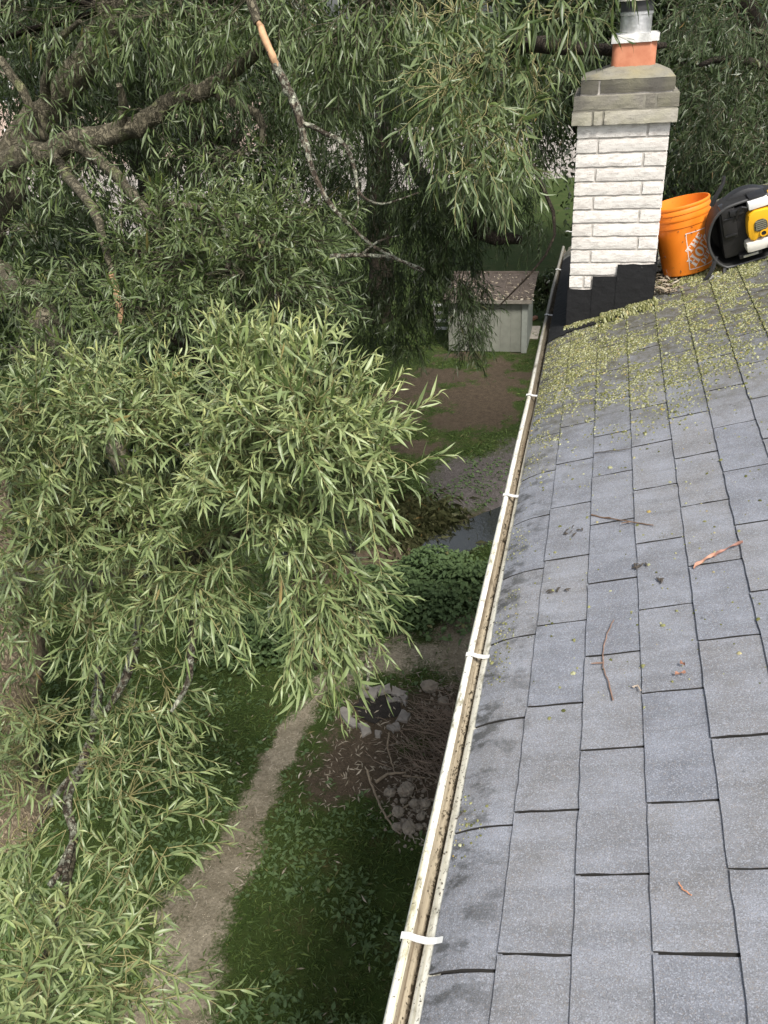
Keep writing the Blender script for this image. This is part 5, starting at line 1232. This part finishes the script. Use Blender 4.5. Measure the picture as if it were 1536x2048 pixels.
lvA = Leaves(); twA = Twigs()
def pxr(px, py, d, rpx, rpy, rz=None):
    k = d/FPX; return at(px, py, d), (rpx*k, (rpx+rpy)/2*k if rz is None else rz, rpy*k)
def cl(px, py, d, rx, ry, n, lv=None, tw=None, anchor=None, **kw):
    c, r_ = pxr(px, py, d, rx, ry)
    cluster(lv or lvA, tw or twA, c, r_, int(n*1.05), anchor=at(*anchor) if anchor else None, **kw)
# bright front mass
F_ = dict(slen=(0.18, 0.36), spread=0.8)
cl(600, 830, 3.3, 130, 120, 130, anchor=(600, 980, 3.6), up=0.7, **F_)
cl(690, 920, 3.3, 90, 100, 75, anchor=(590, 1010, 3.6), up=0.45, **F_)
cl(500, 760, 3.5, 80, 80, 60, anchor=(520, 920, 3.8), up=0.8, **F_)
cl(480, 940, 3.5, 110, 100, 90, anchor=(520, 1060, 3.9), up=0.5, **F_)
cl(580, 1050, 3.5, 100, 70, 60, anchor=(540, 1070, 3.9), up=0.25, **F_)
cl(650, 1150, 3.65, 80, 60, 34, anchor=(620, 1110, 3.8), up=0.0, **F_)
cl(620, 1250, 3.6, 50, 50, 14, anchor=(615, 1200, 3.7), up=-0.2, slen=(0.15, 0.28))
cl(650, 1300, 3.5, 50, 40, 9, anchor=(622, 1250, 3.6), up=-0.8, slen=(0.16, 0.26), ln=0.12)
cl(700, 1230, 3.5, 40, 40, 8, anchor=(720, 1170, 3.6), up=-0.2, slen=(0.12, 0.2))
cl(640, 1170, 3.55, 60, 40, 12, anchor=(610, 1110, 3.75), up=-0.5, slen=(0.3, 0.48), droop=0.5, spread=0.4)
# left middle
cl(260, 840, 3.9, 160, 90, 130, anchor=(270, 1000, 4.7), up=0.6, spread=0.8)
cl(60, 870, 4.1, 100, 100, 80, anchor=(120, 1020, 4.9), up=0.5, spread=0.8)
cl(330, 1040, 4.0, 150, 90, 110, anchor=(330, 1140, 4.6), up=0.35, spread=0.8)
cl(110, 1050, 4.2, 140, 100, 105, anchor=(150, 1160, 5.0), up=0.35, spread=0.8)
cl(430, 1170, 4.0, 100, 60, 50, anchor=(400, 1130, 4.3), up=0.0, spread=0.8)
cl(220, 1200, 4.4, 160, 70, 70, anchor=(220, 1160, 4.9), up=0.1, spread=0.8)
cl(40, 1210, 4.6, 80, 80, 36, anchor=(60, 1180, 5.4), up=0.1)
# lower left, sparse
cl(150, 1370, 5.0, 150, 60, 22, anchor=(210, 1300, 5.2), up=0.0)
cl(330, 1390, 4.5, 80, 70, 12, anchor=(300, 1330, 4.6), up=-0.1)
cl(270, 1560, 4.6, 140, 80, 22, anchor=(160, 1500, 4.9), up=0.0)
cl(70, 1640, 4.6, 80, 90, 16, anchor=(130, 1600, 4.8), up=0.0)
cl(290, 1720, 4.3, 110, 50, 15, anchor=(150, 1680, 4.6), up=0.1)
cl(30, 1430, 5.2, 70, 60, 26, anchor=(150, 1420, 5.2), up=0.1)
cl(30, 1570, 5.0, 70, 50, 20, anchor=(130, 1580, 5.0), up=0.1)
cl(230, 1480, 4.7, 120, 70, 16, anchor=(200, 1430, 4.9), up=0.0)
cl(60, 1480, 4.8, 80, 70, 18, anchor=(150, 1450, 5.0), up=0.1)
cl(90, 1880, 3.9, 110, 80, 40, anchor=(90, 1900, 4.2), up=0.3)
cl(230, 1960, 3.8, 90, 60, 24, anchor=(110, 1960, 4.1), up=0.2)
cl(40, 2030, 3.7, 90, 60, 26, anchor=(40, 2050, 4.0), up=0.3)
# upper middle, shade painted in as a deeper green
lvB = Leaves(); twB = Twigs()
B_ = dict(lv=lvB, tw=twB)
cl(430, 510, 5.0, 150, 90, 130, anchor=(450, 570, 5.4), up=0.4, **B_)
cl(310, 450, 5.4, 90, 60, 46, anchor=(300, 470, 5.9), up=0.35, **B_)
cl(560, 470, 5.2, 120, 80, 84, anchor=(530, 510, 5.3), up=0.3, **B_)
cl(330, 630, 4.9, 150, 60, 84, anchor=(330, 630, 5.3), up=0.3, **B_)
cl(560, 590, 4.9, 110, 60, 60, anchor=(500, 570, 5.1), up=0.2, **B_)
cl(130, 720, 5.4, 130, 60, 60, anchor=(150, 735, 5.9), up=0.3, **B_)
cl(50, 610, 6.4, 90, 60, 46, anchor=(60, 620, 6.9), up=0.3, **B_)
cl(200, 560, 5.6, 90, 60, 50, anchor=(220, 560, 5.9), up=0.3, **B_)
cl(30, 460, 7.4, 70, 30, 14, anchor=(20, 500, 7.8), up=0.2, **B_)
cl(480, 320, 6.0, 110, 40, 26, anchor=(500, 290, 6.3), up=0.0, hang=0.2, **B_)
cl(160, 330, 6.6, 80, 30, 12, anchor=(180, 310, 6.7), up=0.0, hang=0.2, **B_)
for px_, py_, d_, n_ in [(70, 330, 7.0, 9), (130, 270, 6.7, 8), (150, 130, 7.2, 9), (220, 90, 7.1, 8), (300, 230, 6.4, 7), (390, 190, 6.3, 8), (460, 150, 6.1, 8), (90, 220, 7.2, 7), (20, 380, 7.4, 8), (60, 590, 6.3, 9), (110, 660, 5.9, 8)]:
    cl(px_, py_, d_, 40, 25, n_, anchor=(px_, py_-12, d_+0.1), up=-0.1, hang=0.25, slen=(0.12, 0.28), **B_)
cl(30, 320, 6.8, 60, 30, 10, anchor=(60, 310, 7.2), up=0.0, hang=0.2, **B_)
# the far side of the same crown
lvF = Leaves(); twF = Twigs(); F2 = dict(lv=lvF, tw=twF, step=0.024, connect=False, ln=0.11, slen=(0.25, 0.45))
for px, py, d, rx, ry, n in [(60, 110, 9.5, 110, 90, 140), (200, 60, 10, 110, 80, 130), (330, 130, 10, 90, 70, 100), (180, 250, 9.6, 90, 60, 80), (120, 400, 9.4, 90, 50, 70), (300, 200, 9.8, 80, 60, 70), (450, 100, 9, 90, 80, 90), (540, 190, 9.5, 80, 70, 70), (250, 260, 10, 70, 50, 50), (330, 300, 9.5, 50, 40, 30), (420, 300, 9.5, 70, 40, 40), (90, 240, 10, 60, 60, 60), (20, 380, 9.5, 50, 40, 46), (120, 520, 9.0, 90, 60, 70), (240, 400, 9, 70, 50, 40)]:
    cl(px, py, d, rx, ry, n, anchor=(px, py-ry*1.1, d+0.3), up=0.0, hang=0.28, **F2)
# leaves hanging from above, across the top
for px, py, d, rx, ry, n in [(60, 20, 7.6, 110, 50, 26), (330, 30, 6.6, 120, 60, 56), (560, 20, 6.0, 120, 50, 70), (680, 90, 5.6, 80, 60, 54), (180, 20, 7.2, 90, 40, 30), (420, 120, 6.9, 60, 40, 24), (780, 20, 5.4, 100, 50, 44), (650, 210, 5.8, 50, 40, 12), (440, 40, 6.6, 70, 40, 20)]:
    cl(px, py, d, rx, ry, n, anchor=(px, py-ry*1.2, d), up=0.0, hang=0.28, **B_)
# the nearer spray at the upper right of the yard
lvC = Leaves(); twC = Twigs(); C_ = dict(lv=lvC, tw=twC, slen=(0.15, 0.3))
cl(950, 300, 4.1, 80, 60, 26, anchor=(960, 200, 4.4), up=0.2, hang=0.2, **C_)
cl(890, 190, 4.2, 60, 80, 40, anchor=(960, 110, 4.5), up=0.0, hang=0.3, **C_)
cl(980, 250, 4.3, 60, 70, 38, anchor=(1000, 160, 4.6), up=0.0, hang=0.3, **C_)
cl(1000, 330, 4.4, 50, 40, 16, anchor=(980, 260, 4.6), up=-0.1, hang=0.3, **C_)
cl(960, 110, 4.5, 90, 50, 36, anchor=(1000, 90, 4.8), up=0.3, hang=0.1, **C_)
cl(1070, 150, 5.2, 40, 60, 18, anchor=(1060, 100, 5.4), up=0.0, hang=0.3, **C_)
cl(1110, 10, 4.4, 70, 30, 18, anchor=(1120, -40, 4.5), up=-0.2, hang=0.4, **C_)
cl(1240, -60, 4.2, 50, 20, 6, anchor=(1240, -100, 4.3), up=-0.5, hang=0.5, lv=lvC, tw=twC, slen=(0.1, 0.18))
cl(900, 0, 5.0, 90, 40, 34, anchor=(900, -40, 5.2), up=-0.2, hang=0.4, **C_)
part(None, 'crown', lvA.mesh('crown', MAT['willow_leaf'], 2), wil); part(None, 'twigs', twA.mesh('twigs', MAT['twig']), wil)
for c_, r_, n_ in (((-7.0, 6.0, 7.6), (1.2, 1.2, 1.0), 150), ((-8.0, 7.4, 8.6), (1.3, 1.3, 1.0), 150), ((-7.4, 7.2, 6.0), (0.9, 0.9, 0.8), 90), ((-1.1, 0.0, 9.4), (0.7, 0.8, 0.35), 110), ((-2.2, 0.4, 9.5), (0.8, 0.9, 0.4), 130), ((-3.4, 1.2, 9.6), (0.8, 1.0, 0.4), 120), ((-3.6, 6.2, 10.0), (1.5, 1.4, 0.8), 240), ((-5.4, 7.6, 10.6), (2.0, 1.6, 0.9), 300), ((-3.8, 8.6, 10.8), (1.8, 1.6, 0.9), 260)):  # first few fill the trunk top; the rest are unseen clusters added for shade
    twF.add(bez(c_, at(215, 20, 8.0), -0.3, 14, 0.02), 0.03, 0.03)
    twF.add(bez(at(215, 20, 8.0), at(250, 120, 9.6), 0.1, 8, 0.02), 0.02, 0.01)
    cluster(lvF, twF, c_, r_, n_, ln=0.13, slen=(0.4, 0.7), step=0.03, connect=False, up=0.1, hang=0.2)
part(None, 'crown', lvF.mesh('crown', MAT['shaded_far_leaf'], 1), wil); part(None, 'twigs', twF.mesh('twigs', MAT['dark_bark']), wil)
part(None, 'crown', lvB.mesh('crown', MAT['shaded_leaf'], 2), wil); part(None, 'twigs', twB.mesh('twigs', MAT['bark']), wil)

# --- willow at the back, between yard and shed, dark; its front spray is lvC
b2 = gnd(760, 640); w2 = tree('willow_tree', 'dark drooping willow in the middle, its hanging leaves covering the shed', b2)
one_limb([((b2[0], b2[1], -0.1), 0.4), ((b2[0]+0.1, b2[1]+0.1, 2.0), 0.32), ((b2[0]+0.3, b2[1]-0.3, 4.5), 0.28), ((b2[0]+0.4, b2[1]-0.8, 7.0), 0.2), ((b2[0]+0.5, b2[1]-1.0, 9.5), 0.12)], 'dark_bark', 14, 'trunk', root=w2)
one_limb([((b2[0]+0.3, b2[1]-0.5, 5.2), 0.14), (at(900, 420, 10.5), 0.1), (at(1040, 480, 9.5), 0.05)], 'dark_bark', root=w2)
one_limb([((b2[0]+0.35, b2[1]-0.7, 6.4), 0.14), (at(900, 130, 9.0), 0.1), (at(1000, 90, 6.4), 0.06), (at(1060, 90, 5.0), 0.04), (at(1200, 100, 4.9), 0.03), (at(1330, 90, 5.2), 0.015)], 'dark_bark', root=w2)
one_limb([(at(1020, 92, 5.8), 0.03), (at(1000, 170, 4.7), 0.018), (at(960, 260, 4.3), 0.01)], 'dark_bark', root=w2)
one_limb([(at(1050, 300, 7.5), 0.02), (at(1110, 470, 7.2), 0.012), (at(1000, 610, 7.4), 0.006)], 'dark_bark', root=w2)
lvD = Leaves(); twD = Twigs(); D_ = dict(lv=lvD, tw=twD, step=0.022, connect=False, ln=0.11, slen=(0.2, 0.4))
for px, py, d, rx, ry, n in [(760, 400, 11, 120, 90, 260), (880, 470, 10, 90, 90, 210), (820, 590, 10.5, 90, 70, 190), (935, 560, 10, 40, 50, 50), (950, 640, 9.8, 24, 40, 30), (925, 590, 9.8, 30, 30, 24), (930, 680, 10, 24, 26, 20), (1000, 380, 9.5, 60, 80, 90), (890, 360, 9.6, 120, 70, 160), (760, 230, 9.5, 90, 90, 160), (680, 310, 11, 70, 70, 90), (850, 110, 9, 140, 80, 190), (1080, 200, 8.8, 40, 100, 70), (640, 170, 10, 70, 80, 80), (720, 560, 11, 80, 70, 130), (740, 670, 11.5, 80, 40, 90), (820, 690, 10.5, 40, 20, 30), (950, 280, 8.8, 100, 80, 110), (1060, 440, 9.5, 40, 40, 14)]:
    cl(px, py, d, rx, ry, n, anchor=(px, py-ry*1.1, d+0.3), up=-0.05, hang=0.4, **D_)
for c_, r_, n_ in (((0.9, 8.6, 9.7), (1.7, 1.6, 0.8), 330), ((-1.2, 9.2, 9.9), (1.7, 1.6, 0.8), 330), ((-2.8, 10.4, 10.2), (1.8, 1.6, 0.9), 300), ((2.6, 9.4, 9.7), (1.5, 1.6, 0.8), 220), ((-0.4, 11.4, 10.6), (2.0, 1.6, 0.9), 300)):  # unseen overhead clusters, added to shade the hanging leaves and background
    twD.add(bez(c_, (b2[0]+0.4, b2[1]-0.8, 7.4), -0.3, 14, 0.02), 0.03, 0.03)
    twD.add(bez((b2[0]+0.4, b2[1]-0.8, 7.4), at(850, 400, 10), 0.1, 10, 0.02), 0.02, 0.008)
    cluster(lvD, twD, c_, r_, n_, ln=0.13, slen=(0.4, 0.7), step=0.03, connect=False, up=0.1, hang=0.2)
part(None, 'crown', lvD.mesh('crown', MAT['shaded_far_leaf'], 1), w2); part(None, 'twigs', twD.mesh('twigs', MAT['dark_bark']), w2)
part(None, 'front_spray', lvC.mesh('front_spray', MAT['shaded_leaf'], 2), w2); part(None, 'twigs', twC.mesh('twigs', MAT['twig']), w2)

# --- willow behind the chimney on the right
b3 = np.array([3.6, 13.0, 0.0]); w3 = tree('willow_tree', 'willow behind the chimney and bucket at the right edge', b3)
one_limb([((3.6, 13.0, -0.1), 0.3), ((3.5, 12.8, 3.0), 0.25), (at(1640, 230, 11.5), 0.2), (at(1545, 80, 11), 0.12), (at(1490, 20, 10.5), 0.1), (at(1450, -100, 10), 0.06)], 'dark_bark', 12, 'trunk', root=w3)
one_limb([(at(1640, 160, 11.3), 0.06), (at(1480, 120, 9), 0.035), (at(1400, 130, 8), 0.015)], 'dark_bark', root=w3)
lvE = Leaves(); twE = Twigs(); E2 = dict(lv=lvE, tw=twE, step=0.026, connect=False, slen=(0.2, 0.4))
for px, py, d, rx, ry, n in [(1460, 230, 7.6, 70, 60, 110), (1400, 160, 8.5, 50, 80, 80), (1510, 120, 8.5, 50, 80, 70), (1420, 30, 8.0, 70, 40, 56), (1400, 300, 8.0, 60, 30, 66), (1520, 320, 7.4, 50, 30, 50), (1500, 10, 7.0, 50, 30, 26), (1150, 120, 8.4, 40, 70, 40), (1200, 60, 8.5, 60, 50, 50), (1370, 20, 9, 40, 50, 40), (1600, 200, 8, 70, 110, 90), (1580, 390, 9, 70, 40, 40)]:
    cl(px, py, d, rx, ry, n, anchor=(px, py-ry*0.9, d+0.3), up=0.05, hang=0.2, **E2)
for c_, r_, n_ in (((2.9, 12.0, 6.8), (1.6, 1.6, 1.3), 260), ((4.6, 10.2, 6.6), (1.6, 1.6, 1.3), 200), ((4.2, 14.0, 7.2), (1.8, 1.8, 1.5), 200)):  # unseen clusters off to the right, added to shade the shed yard
    twE.add(bez(c_, at(1500, 60, 9.5), 0.2, 14, 0.02), 0.02, 0.012)
    cluster(lvE, twE, c_, r_, n_, ln=0.13, slen=(0.4, 0.7), step=0.03, connect=False, up=-0.1, hang=0.4)
part(None, 'crown', lvE.mesh('crown', MAT['shaded_mid_leaf'], 1), w3); part(None, 'twigs', twE.mesh('twigs', MAT['bark']), w3)

# --- broad trees farther back
def back_tree(label, x, y, hgt, rad, n, leaf=0.10, mat='shaded_far_leaf', trunk=0.22, low=0.25, group=None):
    root = tree('broadleaf_tree', label, (x, y, 0))
    if group: root['group'] = group
    mb = MB(); top = (x+rng.normal(0, 0.3), y+rng.normal(0, 0.3), hgt*0.8)
    limb(mb, [((x, y, -0.1), trunk*1.3), ((x+0.05, y, hgt*0.2), trunk), ((x+rng.normal(0, 0.15), y, hgt*0.45), trunk*0.8), (top, trunk*0.3)], 10)
    part(None, 'trunk', mb.mesh('trunk', MAT['dark_bark'], True), root)
    mb = MB()
    for k in range(7):
        a = rng.uniform(0, 6.28); z = hgt*rng.uniform(0.3, 0.65); q = np.array([x+math.cos(a)*rad*0.7, y+math.sin(a)*rad*0.7, z+hgt*0.16])
        limb(mb, [((x, y, z), trunk*0.45), ((np.array([x, y, z])+q)/2+np.array([0, 0, 0.1]), trunk*0.3), (q, trunk*0.1)], 6)
    part(None, 'branches', mb.mesh('branches', MAT['dark_bark'], True), root)
    nc = 26; cen = unit(rng.normal(size=(nc, 3)))*rng.uniform(0.45, 0.95, (nc, 1))*np.array([rad, rad, hgt*(1-low)*0.5])+np.array([x, y, hgt*(low+(1-low)*0.5)])
    per = n//nc; B = (np.repeat(cen, per, 0)+unit(rng.normal(size=(nc*per, 3)))*rng.random((nc*per, 1))**0.5*np.array([rad*0.42, rad*0.42, hgt*0.15]))
    m = len(B); lv = Leaves(); L = leaf*rng.uniform(0.6, 1.3, m)
    B = B; lv.add(B, rng.normal(size=(m, 3))+np.array([0, 0, -0.4]), rng.normal(0, 0.6, (m, 3))+np.array([0, 0, 1.0]), L, L*0.62, rng.uniform(0.1, 0.5, m))
    part(None, 'crown', lv.mesh('crown', MAT[mat], 1), root)
    return root
def gx_at(px, py): g = gnd(px, py); return g[0], g[1]
x, y = at(415, 300, 16)[:2]; back_tree('slim dark tree behind the horizontal willow limb', x, y, 9.5, 2.0, 9000, trunk=0.17, low=0.66)
x, y = at(285, 330, 13)[:2]; back_tree('thick dark trunked tree left of centre behind the willow', x, y, 9.5, 2.2, 10000, trunk=0.3, low=0.68)
x, y = at(60, 560, 13)[:2]; back_tree('leafy bush like tree at the left edge behind the willow trunk', x, y, 5.6, 2.3, 26000, low=0.05)
x, y = at(30, 100, 18)[:2]; back_tree('tall tree at the upper left corner behind the willow', x, y, 11, 2.6, 22000, low=0.45)
x, y = at(560, 560, 14)[:2]; back_tree('round dark tree between the willow and the back lawn', x-0.6, y, 4.6, 1.6, 20000, low=0.1)
x, y = at(700, 480, 17)[:2]; back_tree('dark tree directly behind the drooping willow', x-2.6, y+1, 9.5, 2.5, 28000, low=0.25)
x, y = at(900, 330, 24)[:2]; back_tree('tall dark tree beyond the shed roof', x+3.6, y, 12, 3.2, 24000, 0.14, low=0.3)
x, y = at(1110, 560, 22)[:2]; back_tree('small rounded shrub on the lawn behind the shed', x, y, 1.5, 0.6, 2500, 0.1, low=0.0, trunk=0.06)
x, y = at(1420, 150, 20)[:2]; back_tree('tall tree beyond the roof at the upper right', x, y, 11, 3.2, 24000, 0.13, low=0.2)
x, y = at(1560, 260, 16)[:2]; back_tree('dark tree at the right edge beyond the roof', x, y, 8, 2.5, 24000, 0.11, low=0.1)
x, y = at(1230, 200, 26)[:2]; back_tree('dark tree hidden behind the chimney top', x, y, 11, 3.0, 22000, 0.14, low=0.1)
for i, xx in enumerate(np.linspace(-62, 30, 9)):
    back_tree('row of dense green trees closing the view far beyond the lawn', xx, 78+rng.uniform(-3, 3), rng.uniform(12, 16), 6.0, 6500, 0.55, trunk=0.35, low=0.02, group='trees closing the far side of the lawn')

# ------------------------------------------------------------------ far yard seen through the leaves
mb = MB(); P = [gnd(-400, 330)[:2], gnd(230, 440)[:2], (-7, 38), (4, 44), (4, 60), (-60, 60)]
mb.add([(*p, 0.006) for p in [(-60, 33), (-16, 31), (-8, 40), (10, 44), (10, 62), (-60, 62)]], [(0, 1, 2, 3, 4, 5)]); tag(mb.build('gravel_lot', m_dirt('pale_gravel', (0.25, 0.225, 0.2), (0.38, 0.35, 0.32), 0.5, 0.4)), kind='structure')
def far_house(label, x0, x1, y0, dep, h, col, roofc):
    b = empty('house', (x0, y0, 0)); tag(b, label, 'house'); w = x1-x0
    mb = MB(); mb.box(0, w, 0, dep, 0, h); mb.build('wall', m_plain('far_wall', col, 0.85, var=0.1, scale=2), b)
    mb = MB(); mb.add([(-0.4, -0.4, h-0.01), (w+0.4, -0.4, h-0.01), (w+0.4, dep+0.4, h-0.01), (-0.4, dep+0.4, h-0.01), (-0.4, dep/2, h+dep*0.3), (w+0.4, dep/2, h+dep*0.3)], [(0, 1, 5, 4), (2, 3, 4, 5), (0, 4, 3), (1, 2, 5), (3, 2, 1, 0)]); mb.build('roof', m_plain('far_roof', roofc, 0.9), b)
    gl = m_plain('window_glass', (0.03, 0.035, 0.04), 0.1); fr = m_plain('window_frame', (0.75, 0.75, 0.72), 0.5)
    k = 1.2
    while k < w-2:
        for z in (1.0, 3.8):
            if z+1.2 < h:
                mb = MB(); mb.box(k, k+1.3, -0.05, -0.004, z, z+1.3); f_ = mb.build('window', fr, b); mb = MB(); mb.box(k+0.08, k+1.22, -0.06, -0.052, z+0.08, z+1.22); mb.build('pane', gl, f_)
        k += 2.8
far_house('pale pinkish house across the lot at the upper left', -38, -22, 50, 9, 6, (0.46, 0.36, 0.3), (0.12, 0.1, 0.09))
far_house('pink brown house beyond the trees at the upper right corner', 6.5, 18, 40, 9, 8, (0.50, 0.34, 0.28), (0.1, 0.09, 0.08))
def far_box(name, label, cat, px, py, wpx, hpx, col):
    g = gnd(px, py+hpx/2); d = np.linalg.norm(g-CAM); w = wpx*d/FPX; h = hpx*d/FPX
    b = empty(name, (g[0], g[1], 0)); tag(b, label, cat); mb = MB(); n = max(2, int(w/0.3))
    for k in range(n): mb.box(-w/2+w*k/n+0.01, -w/2+w*(k+1)/n-0.01, -0.03, 0.03, 0.05, h)
    mb.build('board_panel', m_plain(name+'_paint', col, 0.7, var=0.2), b)
    for s_ in (-1, 1):
        mb = MB(); mb.box(s_*w/2-0.05, s_*w/2+0.05, 0.032, 0.12, 0, h+0.1); mb.build('post', m_plain('dark_post', (0.08, 0.07, 0.06), 0.8), b)
far_box('board_screen', 'yellow orange board screen glimpsed through the leaves left of the dead branch', 'screen', 515, 214, 75, 22, (0.5, 0.27, 0.08))
far_box('board_screen', 'orange red board screen glimpsed through the dark leaves below the thick limb', 'screen', 342, 240, 26, 44, (0.5, 0.18, 0.1))
far_box('board_screen', 'small red screen right of the orange red one', 'screen', 376, 224, 9, 26, (0.5, 0.05, 0.05))
